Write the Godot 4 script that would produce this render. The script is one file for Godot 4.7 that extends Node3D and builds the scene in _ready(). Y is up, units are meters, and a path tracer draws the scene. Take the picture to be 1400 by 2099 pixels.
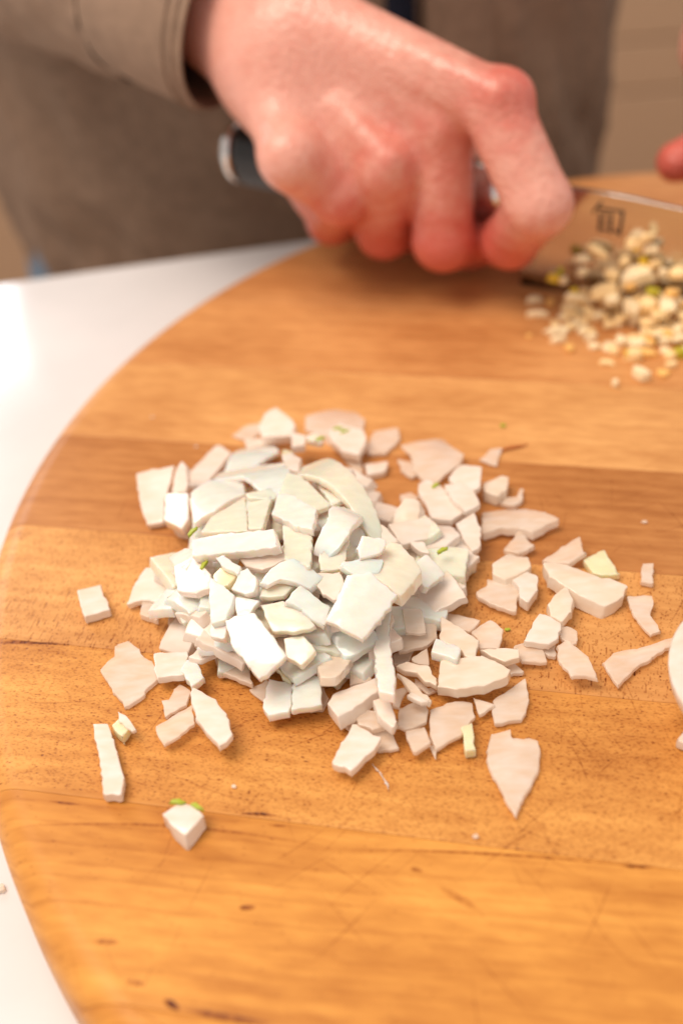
extends Node3D
# World: metres, y up, board top at y = 0. Tables of small shapes are in millimetres.

const STRIP_DIR := 0.236967          # angle of the board's strips in the ground plane
const STRIP_W := 0.0463655
const SEAM0 := -0.0124015            # one seam's distance along the strips' normal
const BOARD_C := Vector3(0.1499, 0.0, -0.0179)
const BOARD_R := 0.2402
const KNIFE_DIR := 0.541052          # 31 degrees
const KNIFE_O := Vector3(0.095, 0.0, -0.151)

var mats := {}
var onion_mats: Array[Material] = []
var garlic_mats: Array[Material] = []
var green_mat: StandardMaterial3D
var counts := {}
var caps := {}
var rng := RandomNumberGenerator.new()
var wob := FastNoiseLite.new()

func _ready():
	rng.seed = 77
	wob.seed = 4
	wob.frequency = 0.09
	camera_and_light()
	materials()
	setting()
	cutting_board()
	knife()
	person()
	onions()
	garlic()
	crumbs()

# ------------------------------------------------------------------ camera, light
func camera_and_light():
	var cam := Camera3D.new()
	cam.name = "camera"
	cam.position = Vector3(0.012061, 0.213, 0.242194)
	cam.rotation_degrees = Vector3(-38.3747, 0, -4.4421)
	var at := CameraAttributesPhysical.new()
	at.frustum_focal_length = 27.442
	at.frustum_near = 0.02
	at.frustum_far = 30.0
	at.frustum_focus_distance = 0.289
	at.exposure_aperture = 3.9
	cam.attributes = at
	add_child(cam)
	cam.current = true
	var env := Environment.new()
	env.background_mode = Environment.BG_COLOR
	env.background_color = Color(0.80, 0.77, 0.75)
	env.background_energy_multiplier = 0.78
	env.tonemap_mode = Environment.TONE_MAPPER_LINEAR
	env.tonemap_exposure = 1.40
	env.sdfgi_enabled = true
	env.ssao_enabled = true
	env.ssil_enabled = true
	var we := WorldEnvironment.new()
	we.name = "environment"
	we.environment = env
	add_child(we)
	# the kitchen window, behind the counter to one side
	var win := AreaLight3D.new()
	win.name = "window_light"
	win.area_size = Vector2(1.15, 0.6)
	win.light_color = Color(0.93, 0.96, 1.0)
	win.light_energy = 1.05
	win.area_range = 8.0
	win.shadow_enabled = true
	add_child(win)
	win.look_at_from_position(Vector3(-1.0, 0.92, -1.70), Vector3(0.0, 0.0, -0.05))
	# warm ceiling fitting above the counter
	var top := AreaLight3D.new()
	top.name = "ceiling_light"
	top.area_size = Vector2(0.8, 0.8)
	top.light_color = Color(1.0, 0.92, 0.85)
	top.light_energy = 1.35
	top.area_range = 8.0
	top.shadow_enabled = true
	add_child(top)
	top.look_at_from_position(Vector3(-0.50, 1.30, 0.05), Vector3(0.05, 0.0, -0.05), Vector3(1, 0, 0))

# ------------------------------------------------------------------ helpers
func numbered(called: String) -> String:
	var n: int = counts.get(called, 0)
	counts[called] = n + 1
	return called if n == 0 else "%s_%03d" % [called, n]

func tag(o: Node, label := "", category := "", group := "", kind := ""):
	if label: o.set_meta("label", label)
	if category: o.set_meta("category", category)
	if group: o.set_meta("group", group)
	if kind: o.set_meta("kind", kind)
	return o

func obj(called: String, m: Mesh, mat: Material, parent: Node = self) -> MeshInstance3D:
	var o := MeshInstance3D.new()
	o.name = numbered(called) if parent == self else called
	o.mesh = m
	o.material_override = mat
	parent.add_child(o, true)
	return o

func base(called: String, at := Vector3.ZERO, turn := 0.0) -> Node3D:
	var o := Node3D.new()
	o.name = numbered(called)
	o.position = at
	o.rotation.y = turn
	add_child(o, true)
	return o

func from_arrays(v: PackedVector3Array, n: PackedVector3Array, idx: PackedInt32Array, uv := PackedVector2Array(), col := PackedColorArray()) -> ArrayMesh:
	var a := []
	a.resize(Mesh.ARRAY_MAX)
	a[Mesh.ARRAY_VERTEX] = v
	if n.size(): a[Mesh.ARRAY_NORMAL] = n
	a[Mesh.ARRAY_INDEX] = idx
	if uv.size(): a[Mesh.ARRAY_TEX_UV] = uv
	if col.size(): a[Mesh.ARRAY_COLOR] = col
	var m := ArrayMesh.new()
	m.add_surface_from_arrays(Mesh.PRIMITIVE_TRIANGLES, a)
	return m

func smooth(v: PackedVector3Array, idx: PackedInt32Array) -> PackedVector3Array:
	var n := PackedVector3Array()
	n.resize(v.size())
	for i in range(0, idx.size(), 3):
		var f := (v[idx[i + 2]] - v[idx[i]]).cross(v[idx[i + 1]] - v[idx[i]])
		for k in 3: n[idx[i + k]] += f
	for i in n.size(): n[i] = n[i].normalized()
	return n

# a grid of points (rows of equal length) as a surface; front faces clockwise
func sheet(rows: Array, closed := false, flip := false) -> ArrayMesh:
	var v := PackedVector3Array()
	var uv := PackedVector2Array()
	var idx := PackedInt32Array()
	var w: int = rows[0].size()
	for r in rows.size():
		for c in w:
			v.append(rows[r][c])
			uv.append(Vector2(float(c) / w, float(r) / rows.size()))
	for r in rows.size() - 1:
		for c in (w if closed else w - 1):
			var a := r * w + c
			var b := r * w + (c + 1) % w
			var d := a + w
			var e := b + w
			idx.append_array([a, d, b, b, d, e] if flip else [a, b, d, b, e, d])
	return from_arrays(v, smooth(v, idx), idx, uv)

func rounded_box(sx: float, sy: float, sz: float, r: float) -> ArrayMesh:
	# a box centred on the origin whose edges are rounded
	var v := PackedVector3Array()
	var n := PackedVector3Array()
	var idx := PackedInt32Array()
	var h := Vector3(sx, sy, sz) / 2.0
	var steps := [-1.0, -0.92, -0.72, -0.4, 0.4, 0.72, 0.92, 1.0]
	for axis in 3:
		for s in [-1.0, 1.0]:
			var first := v.size()
			for i in 8:
				for j in 8:
					var d := Vector3.ZERO
					d[axis] = s
					d[(axis + 1) % 3] = soft(steps[i])
					d[(axis + 2) % 3] = soft(steps[j])
					var core := Vector3.ZERO
					core[axis] = s * (h[axis] - r)
					core[(axis + 1) % 3] = signf(steps[i]) * (h[(axis + 1) % 3] - r)
					core[(axis + 2) % 3] = signf(steps[j]) * (h[(axis + 2) % 3] - r)
					d = d.normalized()
					v.append(core + d * r)
					n.append(d)
			for i in 7:
				for j in 7:
					var a := first + i * 8 + j
					idx.append_array([a, a + 8, a + 1, a + 1, a + 8, a + 9] if s < 0 else [a, a + 1, a + 8, a + 1, a + 9, a + 8])
	return from_arrays(v, n, idx)

func soft(t: float) -> float:
	return signf(t) * (absf(t) - 0.4) / 0.6

func lathe(profile: Array, squash := 1.0, seg := 40) -> ArrayMesh:
	# profile of (along x, radius); axis x
	var rows := []
	for p in profile:
		var row := []
		for k in seg:
			var a := TAU * k / seg
			row.append(Vector3(p.x, p.y * cos(a), p.y * sin(a) * squash))
		rows.append(row)
	return sheet(rows, true, true)

func noise_tex(freq: float, seed_: int, size := 256, octaves := 3, ramp: Gradient = null, normal := false, strength := 4.0) -> NoiseTexture2D:
	var f := FastNoiseLite.new()
	f.noise_type = FastNoiseLite.TYPE_SIMPLEX_SMOOTH
	f.frequency = freq
	f.seed = seed_
	f.fractal_octaves = octaves
	var t := NoiseTexture2D.new()
	t.width = size
	t.height = size
	t.seamless = true
	t.noise = f
	if ramp: t.color_ramp = ramp
	t.as_normal_map = normal
	t.bump_strength = strength
	return t

func ramp2(a: Color, b: Color) -> Gradient:
	var g := Gradient.new()
	g.set_color(0, a)
	g.set_color(1, b)
	return g

func std(lin: Color, rough: float, metal := 0.0) -> StandardMaterial3D:
	var m := StandardMaterial3D.new()
	m.albedo_color = lin.linear_to_srgb()
	m.roughness = rough
	m.metallic = metal
	return m

func triplanar(m: StandardMaterial3D, s: Vector3):
	m.uv1_triplanar = true
	m.uv1_scale = s

# ------------------------------------------------------------------ materials
func materials():
	var fibre := noise_tex(0.02, 21, 256, 3, ramp2(Color(0.955, 0.94, 0.92), Color(1, 1, 1)))
	var watery := noise_tex(0.016, 41, 256, 3, ramp2(Color(0.965, 0.895, 0.82), Color(1, 1, 1)))
	var milky := noise_tex(0.016, 43, 256, 3, ramp2(Color(0.97, 0.92, 0.86), Color(1, 1, 1)))
	var fibre_bump := noise_tex(0.025, 22, 256, 3, null, true, 3.0)
	# bright white, warm cream, glassy pinkish, half glassy white, pale yellow, half glassy cream
	var tones := [Color(0.99, 0.865, 0.79), Color(0.985, 0.835, 0.68), Color(1.0, 0.92, 0.82), Color(1.0, 0.945, 0.88), Color(0.975, 0.83, 0.53), Color(1.0, 0.91, 0.79)]
	var alphas := [1.0, 1.0, 0.56, 0.76, 1.0, 0.76]
	for i in 6:
		var m := std(tones[i], 0.24)
		if alphas[i] < 1.0:
			m.transparency = BaseMaterial3D.TRANSPARENCY_ALPHA   # watery flesh: part of the light goes through
			m.albedo_color.a = alphas[i]
		m.albedo_texture = [fibre, fibre, watery, milky, fibre, milky][i]
		m.uv1_world_triplanar = true
		m.normal_enabled = true
		m.normal_texture = fibre_bump
		m.normal_scale = 0.24
		triplanar(m, Vector3(24, 50, 62))
		m.clearcoat_enabled = true
		m.clearcoat = 0.6
		m.clearcoat_roughness = 0.09
		m.subsurf_scatter_enabled = i in [0, 1, 4]
		m.subsurf_scatter_strength = [0.50, 0.46, 0.0, 0.0, 0.35, 0.0][i]
		onion_mats.append(m)
	var gt := [Color(1.0, 0.74, 0.37), Color(1.0, 0.83, 0.52), Color(0.96, 0.58, 0.18), Color(0.80, 0.55, 0.03), Color(0.52, 0.46, 0.03)]
	for i in 5:
		var m := std(gt[i], 0.33)
		garlic_mats.append(m)
	green_mat = std(Color(0.40, 0.47, 0.04), 0.4)
	mats.brown_skin = std(Color(0.45, 0.13, 0.03), 0.5)
	var quartz := std(Color(0.80, 0.79, 0.79), 0.16)
	quartz.albedo_texture = noise_tex(0.008, 5, 512, 4, ramp2(Color(0.95, 0.95, 0.95), Color(1, 1, 1)))
	triplanar(quartz, Vector3(3, 3, 3))
	mats.quartz = quartz
	mats.cabinet = std(Color(0.62, 0.41, 0.26), 0.5)
	mats.floor = std(Color(0.30, 0.20, 0.12), 0.6)
	var steel := std(Color(0.62, 0.60, 0.58), 0.17, 1.0)
	steel.roughness_texture = noise_tex(0.03, 9, 256, 3, ramp2(Color(0.6, 0.6, 0.6), Color(1, 1, 1)))
	triplanar(steel, Vector3(4, 60, 4))
	mats.steel = steel
	mats.polished = std(Color(0.75, 0.74, 0.72), 0.10, 1.0)
	mats.black_wood = std(Color(0.012, 0.010, 0.009), 0.30)
	mats.mark = std(Color(0.045, 0.025, 0.018), 0.6)
	mats.shirt = cloth(Color(0.33, 0.222, 0.155), 900.0)
	mats.jeans = cloth(Color(0.20, 0.27, 0.36), 700.0)
	mats.navy = cloth(Color(0.015, 0.017, 0.03), 900.0)
	var skin := std(Color(1, 1, 1), 0.31)
	skin.vertex_color_use_as_albedo = true
	skin.subsurf_scatter_enabled = true
	skin.subsurf_scatter_strength = 0.05
	skin.normal_enabled = true
	skin.normal_texture = noise_tex(0.06, 31, 256, 4, null, true, 6.0)
	skin.normal_scale = 0.5
	triplanar(skin, Vector3(22, 22, 22))
	mats.skin = skin

func cloth(c: Color, threads: float) -> StandardMaterial3D:
	var m := std(c, 0.9)
	m.albedo_texture = noise_tex(0.03, int(threads), 256, 4, ramp2(Color(0.84, 0.84, 0.84), Color(1, 1, 1)))
	triplanar(m, Vector3(14, 14, 14))
	m.rim_enabled = true
	m.rim = 0.25
	m.metallic_specular = 0.2
	return m

# ------------------------------------------------------------------ counter, cabinet, floor
func setting():
	var fl := obj("floor", rounded_box(4.0, 0.04, 4.0, 0.004), mats.floor)
	fl.position = Vector3(0, -0.945, 0)
	tag(fl, "", "", "", "structure")
	var c := base("kitchen_counter", Vector3(-0.05, -0.925, -0.2566), deg_to_rad(8.12))
	tag(c, "white polished stone kitchen counter under the round board", "counter")
	var top := obj("worktop", rounded_box(2.4, 0.03, 1.0, 0.003), mats.quartz, c)
	top.position = Vector3(0.35, 0.885, 0.5)
	var body := obj("cupboard", rounded_box(2.3, 0.868, 0.86, 0.004), mats.cabinet, c)
	body.position = Vector3(0.35, 0.434, 0.5)
	var d := base("drawer_unit", Vector3(0.0, -0.925, -1.52))
	tag(d, "beige kitchen drawer unit blurred in the background behind the person", "cabinet")
	var carcass := obj("carcass", rounded_box(4.2, 1.0, 0.5, 0.004), mats.cabinet, d)
	carcass.position = Vector3(0, 0.5, -0.27)
	var hs := [[0.02, 0.506], [0.509, 0.582], [0.585, 0.98]]
	for k in 3:
		for h in hs:
			var f := obj("drawer_front", rounded_box(1.3, h[1] - h[0], 0.02, 0.004), mats.cabinet, d)
			f.position = Vector3((k - 1) * 1.304 + 0.25, (h[0] + h[1]) / 2.0, -0.008)

# ------------------------------------------------------------------ cutting board
var scratches := []
var stains := []
func cutting_board():
	# knife cuts: x0, z0, x1, z1 (mm), strength
	for k in 280:
		var x := rng.randf_range(-55, 150)
		var z := rng.randf_range(-40, 120)
		var a := rng.randf_range(-1.5, -0.3) if rng.randf() < 0.65 else rng.randf_range(0.3, 1.5)
		var l := rng.randf_range(5, 34)
		scratches.append([x, z, x + cos(a) * l, z + sin(a) * l, rng.randf_range(0.10, 0.42)])
	for q in [[53.4, 102.2, 63.8, 124.7, 0.3], [61.0, 108.6, 67.7, 124.1, 0.28], [34.3, 85.9, 45.4, 95.6, 0.2], [7.1, 76.7, 11.9, 68.9, 0.25], [5.4, 89.5, 23.5, 107.6, 0.16], [-20.9, 89.6, -26.5, 103.2, 0.26], [-26.5, 103.2, -29.4, 111.8, 0.2], [18.4, 72.4, 27.3, 91.5, 0.22], [53.6, 85.1, 57.3, 88.0, 0.4], [21.5, 91.6, 26.5, 93.9, 0.3], [41.5, 94.0, 50.1, 108.8, 0.25], [5.9, 79.3, 18.4, 72.4, 0.2], [-5.1, 83.5, 31.3, 56.2, 0.12], [68.5, 61.5, 72.8, 72.1, 0.2], [33.5, 92.1, 72.8, 72.1, 0.16], [-8.2, 68.4, -18.0, 82.3, 0.18]]:
		scratches.append(q)
	stains = [[-15.9, 78.3, -6.6, 79.8, 0.5, 2.2], [-9.6, 81.8, -5.0, 82.6, 0.3, 2], [-15.4, 101.9, -11.9, 102.2, 0.6, 3.5], [-45.2, 107.0, -39.1, 107.9, 0.4, 3.5], [-37.8, 116.3, -33.3, 117.5, 0.4, 3], [-29.7, 121.0, -26.3, 123.3, 0.7, 4], [-27.3, 122.4, -8.4, 127.6, 0.35, 4], [-80.3, 17.4, -60.6, 20.3, 0.42, 5], [-69.6, 76.8, 6.4, 89.7, 0.2, 2.5], [6.4, 89.7, 76.8, 101.5, 0.42, 2.2], [20.6, 95.8, 23.2, 96.7, 0.5, 3], [64.2, 99.1, 71.1, 100.0, 0.5, 2.5], [25.8, 100.4, 34.4, 107.4, 0.22, 5], [-59.5, 70.6, -51.5, 72.5, 0.28, 2], [-44.2, 31.4, -32.9, 33.4, 0.2, 1.5], [-73.9, 39.1, -49.4, 40.8, 0.2, 1.2]]
	var b := base("cutting_board", BOARD_C + Vector3(0, -0.025, 0))
	tag(b, "round wooden board of glued maple strips with many knife cuts", "cutting board")
	# base tone, streak strength, flecks, fleck kind, rings
	var looks := [
		[Color(0.56, 0.25, 0.085), 0.10, 500, 0], [Color(0.60, 0.27, 0.09), 0.11, 700, 0], [Color(0.64, 0.31, 0.105), 0.07, 700, 0],
		[Color(0.47, 0.195, 0.058), 0.12, 900, 0], [Color(0.63, 0.30, 0.092), 0.07, 20000, 1], [Color(0.64, 0.288, 0.068), 0.08, 34000, 2], [Color(0.63, 0.268, 0.052), 0.20, 900, 3], [Color(0.63, 0.265, 0.050), 0.20, 500, 3]]
	for k in range(-5, 7):
		var n0 := SEAM0 + STRIP_W * (k - 1)
		var m := StandardMaterial3D.new()
		var li := clampi(k + 3, 0, 7)
		if mats.has("strip%d" % li) and (k < -3 or k > 4):
			m = mats["strip%d" % li]
		else:
			var look: Array = looks[li]
			var t := wood(look, n0, k)
			m.albedo_texture = t
			m.roughness = 0.43
			m.metallic_specular = 0.36
			m.heightmap_enabled = true
			m.heightmap_texture = t
			m.heightmap_scale = 0.02
			mats["strip%d" % li] = m
		var mesh := strip_mesh(n0, n0 + STRIP_W)
		if mesh:
			obj("plank", mesh, m, b)

func strip_mesh(n0: float, n1: float) -> ArrayMesh:
	var dirv := Vector3(cos(STRIP_DIR), 0, sin(STRIP_DIR))
	var nrm := Vector3(-sin(STRIP_DIR), 0, cos(STRIP_DIR))
	var cn := BOARD_C.dot(nrm)
	var cs := BOARD_C.dot(dirv)
	var rr := 0.0085
	n0 = maxf(n0, cn - BOARD_R + 0.001)
	n1 = minf(n1, cn + BOARD_R - 0.001)
	if n1 - n0 < 0.002:
		return null
	var ns := [n0, n0, n0 + 0.0001, n0 + 0.0003]
	for i in range(1, 24): ns.append(lerpf(n0, n1, i / 24.0))
	ns.append_array([n1 - 0.0003, n1 - 0.0001, n1, n1])
	var v := PackedVector3Array()
	var uv := PackedVector2Array()
	var idx := PackedInt32Array()
	var w := 0
	for i in ns.size():
		var nn: float = ns[i] - cn
		var row := []
		var half: Array = []
		var edge := sqrt(maxf(BOARD_R * BOARD_R - nn * nn, 1e-9))
		var flat := sqrt(maxf((BOARD_R - rr) * (BOARD_R - rr) - nn * nn, 0.0))
		for q in 13: half.append(Vector2(flat * q / 12.0, 0))
		for q in range(1, 9):
			var r := BOARD_R - rr + rr * sin(q * PI / 16.0)
			var x := sqrt(maxf(r * r - nn * nn, 0.0))
			var rad := sqrt(x * x + nn * nn)
			var o := maxf(0.0, rad - (BOARD_R - rr))
			half.append(Vector2(x, -rr + sqrt(maxf(rr * rr - o * o, 0.0))))
		half.append(Vector2(edge, -0.0195))
		half.append(Vector2(edge - 0.004, -0.025))
		half.append(Vector2(0, -0.025))
		for q in range(half.size() - 1, 0, -1): row.append(Vector3(-half[q].x, half[q].y, nn))
		for q in half.size(): row.append(Vector3(half[q].x, half[q].y, nn))
		w = row.size()
		var drop := 0.0
		if i == 0 or i == ns.size() - 1: drop = 0.02
		elif i == 1 or i == ns.size() - 2: drop = 0.00022
		elif i == 2 or i == ns.size() - 3: drop = 0.0001
		for p in row:
			var y: float = p.y
			if y > -0.019: y -= minf(drop, 0.019 + y)
			v.append(dirv * p.x + nrm * p.z + Vector3(0, y + 0.025, 0))
			uv.append(Vector2((p.x + cs + 0.12) / 0.36, (ns[i] - n0) / STRIP_W + y * 8.0 * signf(y + 0.004) * (1.0 if y < -0.004 else 0.0)))
	for i in ns.size() - 1:
		for c in w - 1:
			var a := i * w + c
			idx.append_array([a, a + 1, a + w, a + 1, a + w + 1, a + w])
	return from_arrays(v, smooth(v, idx), idx, uv)

func wood(look: Array, n0: float, k: int) -> ImageTexture:
	var W := 2048
	var H := 256
	var tone: Color = look[0]
	var amp: float = look[1]
	var kind: int = look[3]
	var f := FastNoiseLite.new()
	f.seed = 100 + k
	f.noise_type = FastNoiseLite.TYPE_SIMPLEX_SMOOTH
	f.fractal_octaves = 4
	f.frequency = 0.02
	var fi := f.get_image(128, H)
	fi.resize(W, H, Image.INTERPOLATE_CUBIC)
	var fib := fi.get_data()
	f.frequency = 0.05
	f.seed += 50
	var gi := f.get_image(512, H)
	gi.resize(W, H, Image.INTERPOLATE_CUBIC)
	var grit := gi.get_data()
	f.frequency = 0.03
	f.seed += 50
	var bi := f.get_image(96, 24)
	bi.resize(W, H, Image.INTERPOLATE_CUBIC)
	var blo := bi.get_data()
	# growth lines across the strip
	var lines := PackedFloat32Array()
	lines.resize(2048)
	f.frequency = 0.012
	f.fractal_octaves = 5
	for i in 2048:
		var g := f.get_noise_1d(i)
		lines[i] = g
	if kind == 3:   # wide late-wood lines
		for i in 2048:
			var ph := fposmod(i * 0.0125 + 1.3 * f.get_noise_1d(i * 0.2 + 900), 1.0)
			lines[i] = lines[i] * 0.5 - 0.55 * pow(ph, 7.0) + 0.1
	var warp := PackedFloat32Array()
	warp.resize(W)
	for x in W:
		var s := x / float(W)
		warp[x] = 90.0 * f.get_noise_1d(x * 0.055 + 300.0)
		if kind == 3: warp[x] += 220.0 * s + 60.0 * sin(s * 5.0 + k)
		if kind == 2: warp[x] += 60.0 * s
	var val := PackedFloat32Array()
	val.resize(W * H)
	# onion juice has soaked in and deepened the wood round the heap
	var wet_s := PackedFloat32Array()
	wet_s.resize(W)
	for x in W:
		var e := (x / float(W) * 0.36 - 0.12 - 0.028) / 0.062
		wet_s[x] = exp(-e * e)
	for y in H:
		var o := y * W
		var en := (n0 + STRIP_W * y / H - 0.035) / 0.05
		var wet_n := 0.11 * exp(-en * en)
		for x in W:
			var q := int(y * (3.2 if kind == 3 else 5.5) + warp[x] + 400.0)
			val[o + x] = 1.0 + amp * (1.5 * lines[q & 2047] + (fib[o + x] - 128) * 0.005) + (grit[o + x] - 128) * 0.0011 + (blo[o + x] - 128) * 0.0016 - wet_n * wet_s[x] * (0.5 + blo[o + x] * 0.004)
	# flecks: short dark dashes of the medullary rays
	var nf: int = look[2]
	for i in nf:
		var x := int(fposmod(i * 1265.57 + rng.randf() * 26.0, W))
		var y := 2 + int(fposmod(i * 0.7548777 * (H - 5) + rng.randf() * 5.0, H - 5))
		var dark := rng.randf_range(0.12, 0.38)
		if kind == 1:     # little pits and strokes that stand across the strip
			var l := rng.randi_range(1, 4) if rng.randf() < 0.9 or y < 140 else rng.randi_range(5, 18)
			for q in l:
				var yy := mini(y + q, H - 1)
				val[yy * W + x] -= dark
				val[yy * W + mini(x + 1, W - 1)] -= dark * 0.9
				val[yy * W + mini(x + 2, W - 1)] -= dark * 0.15
		else:
			var l := rng.randi_range(2, 6)
			var yy := y + (q_shift(x, k) if kind == 2 else 0)
			yy = clampi(yy, 1, H - 2)
			for q in l:
				var xx := mini(x + q, W - 1)
				var w := sin(PI * (q + 0.6) / (l + 0.2))
				val[yy * W + xx] -= dark * w
				val[(yy + 1) * W + xx] -= dark * 0.5 * w
	# knife cuts and mineral streaks, laid where they cross this strip
	var dirv := Vector2(cos(STRIP_DIR), sin(STRIP_DIR))
	var nrm := Vector2(-sin(STRIP_DIR), cos(STRIP_DIR))
	for c in scratches:
		var a := Vector2(c[0], c[1]) * 0.001
		var b := Vector2(c[2], c[3]) * 0.001
		stroke(val, W, H, Vector2((a.dot(dirv) + 0.12) / 0.36 * W, (a.dot(nrm) - n0) / STRIP_W * H), Vector2((b.dot(dirv) + 0.12) / 0.36 * W, (b.dot(nrm) - n0) / STRIP_W * H), c[4], 0.85)
	for c in stains:
		var a := Vector2(c[0], c[1]) * 0.001
		var b := Vector2(c[2], c[3]) * 0.001
		stroke(val, W, H, Vector2((a.dot(dirv) + 0.12) / 0.36 * W, (a.dot(nrm) - n0) / STRIP_W * H), Vector2((b.dot(dirv) + 0.12) / 0.36 * W, (b.dot(nrm) - n0) / STRIP_W * H), c[4], c[5])
	var bytes := PackedByteArray()
	bytes.resize(W * H * 3)
	var lut := PackedByteArray()
	lut.resize(3 * 512)
	for i in 512:
		var v := i / 300.0
		var c := Color(tone.r * pow(v, 0.85), tone.g * pow(v, 1.25), tone.b * pow(v, 1.6)).linear_to_srgb()
		lut[i * 3] = clampi(int(c.r * 255), 0, 255)
		lut[i * 3 + 1] = clampi(int(c.g * 255), 0, 255)
		lut[i * 3 + 2] = clampi(int(c.b * 255), 0, 255)
	for i in W * H:
		var q := clampi(int(val[i] * 300.0), 30, 511) * 3
		bytes[i * 3] = lut[q]
		bytes[i * 3 + 1] = lut[q + 1]
		bytes[i * 3 + 2] = lut[q + 2]
	return ImageTexture.create_from_image(Image.create_from_data(W, H, false, Image.FORMAT_RGB8, bytes))

func q_shift(x: int, k: int) -> int:
	return int(6.0 * sin(x * 0.006 + k))

func stroke(val: PackedFloat32Array, W: int, H: int, a: Vector2, b: Vector2, dark: float, half: float):
	if maxf(a.y, b.y) < -4 or minf(a.y, b.y) > H + 4: return
	var l := maxf(a.distance_to(b), 1.0)
	var bow := wob.get_noise_2d(a.x, b.y) * l * 0.12
	var side := (b - a).orthogonal() / l
	for i in int(l * 1.3):
		var t := i / (l * 1.3)
		var p := a.lerp(b, t) + side * bow * sin(PI * t)
		var w := dark * pow(sin(PI * t), 0.7) * (0.75 + 0.5 * wob.get_noise_1d(i * 0.9 + a.x)) / 1.3
		var r := int(ceil(half + 0.5))
		for dy in range(-r, r + 1):
			for dx in range(-1, 2):
				var x := int(p.x) + dx
				var y := int(p.y) + dy
				if x < 0 or y < 0 or x >= W or y >= H: continue
				var d := Vector2(x + 0.5, y + 0.5).distance_to(p + Vector2(0, 0))
				var s := clampf(half * (0.45 + 0.55 * sin(PI * t)) + 0.6 - d, 0.0, 1.0)
				val[y * W + x] -= w * s * 0.6

# ------------------------------------------------------------------ chopped pieces
func dense(poly: Array, step: float, wobble: float, salt: float) -> PackedVector2Array:
	var p := PackedVector2Array()
	var n := poly.size() / 2
	for i in n:
		var a := Vector2(poly[i * 2], poly[i * 2 + 1])
		var b := Vector2(poly[(i * 2 + 2) % poly.size()], poly[(i * 2 + 3) % poly.size()])
		var z := Vector2(poly[(i * 2 - 2 + poly.size()) % poly.size()], poly[(i * 2 - 1 + poly.size()) % poly.size()])
		var la := minf(0.55, a.distance_to(b) * 0.25)
		var lz := minf(0.55, a.distance_to(z) * 0.25)
		p.append(a + (z - a).normalized() * lz)
		p.append(a * 0.6 + (a + (z - a).normalized() * lz) * 0.2 + (a + (b - a).normalized() * la) * 0.2)
		p.append(a + (b - a).normalized() * la)
		var from := a + (b - a).normalized() * la
		var to := b + (a - b).normalized() * minf(0.55, a.distance_to(b) * 0.25)
		var m := int(from.distance_to(to) / step)
		for k in range(1, m):
			p.append(from.lerp(to, float(k) / m))
	for i in p.size():
		p[i] += Vector2(wob.get_noise_2d(p[i].x * 9 + salt, p[i].y * 9), wob.get_noise_2d(p[i].x * 9, p[i].y * 9 - salt)) * wobble
	return p

func slab(poly: Array, t: float, bend: float, ax: float, salt: float, rough := 0.22, wobble := 0.55) -> ArrayMesh:
	# mm in, metres out: a cut piece of thickness t, bent across the direction ax, with softened edges
	var o := dense(poly, 1.3, wobble, salt)
	if Geometry2D.is_polygon_clockwise(o): o.reverse()
	var n := o.size()
	var out := PackedVector2Array()
	for i in n:
		var e := (o[(i + 1) % n] - o[(i - 1 + n) % n]).normalized()
		out.append(Vector2(e.y, -e.x))
	var cham := minf(0.32, t * 0.20)
	var inner := PackedVector2Array()
	for i in n: inner.append(o[i] - out[i] * cham)
	var all := PackedVector2Array(inner)
	var lo := o[0]
	var hi := o[0]
	for q in o:
		lo = lo.min(q)
		hi = hi.max(q)
	var y := lo.y + 0.7
	while y < hi.y:
		var x := lo.x + 0.7 + 0.9 * fposmod(y, 2.0)
		while x < hi.x:
			var q := Vector2(x, y)
			if Geometry2D.is_point_in_polygon(q, inner):
				var near := 1e9
				for i in n: near = minf(near, q.distance_squared_to(inner[i]))
				if near > 0.5: all.append(q)
			x += 1.8
		y += 1.8
	var tri := Geometry2D.triangulate_delaunay(all)
	var v := PackedVector3Array()
	var idx := PackedInt32Array()
	var m := all.size()
	var d := Vector2.from_angle(deg_to_rad(ax))
	var side := Vector2(-d.y, d.x)
	for s in [1.0, -1.0]:
		for q in all:
			v.append(lift(q, s * t / 2.0, bend, side, salt, rough))
	for i in range(0, tri.size(), 3):
		var a := all[tri[i]]
		var b := all[tri[i + 1]]
		var c := all[tri[i + 2]]
		if not Geometry2D.is_point_in_polygon((a + b + c) / 3.0, inner): continue
		if (b - a).cross(c - a) > 0: idx.append_array([tri[i], tri[i + 1], tri[i + 2], m + tri[i], m + tri[i + 2], m + tri[i + 1]])
		else: idx.append_array([tri[i], tri[i + 2], tri[i + 1], m + tri[i], m + tri[i + 1], m + tri[i + 2]])
	var ring := v.size()
	for h in [[t / 2.0 - cham * 0.3, 0.3], [t / 2.0 - cham, 0.0], [0.0, -0.12], [-t / 2.0 + cham, 0.0], [-t / 2.0 + cham * 0.3, 0.3]]:
		for i in n:
			v.append(lift(o[i] - out[i] * cham * h[1], h[0], bend, side, salt, rough))
	# rows: top rim, five side rings, bottom rim
	for r in 6:
		for i in n:
			var j := (i + 1) % n
			var a := i if r == 0 else ring + (r - 1) * n + i
			var b := j if r == 0 else ring + (r - 1) * n + j
			var c := m + i if r == 5 else ring + r * n + i
			var e := m + j if r == 5 else ring + r * n + j
			idx.append_array([a, c, b, b, c, e])
	var nn := smooth(v, idx)
	return from_arrays(v, nn, idx)

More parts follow.
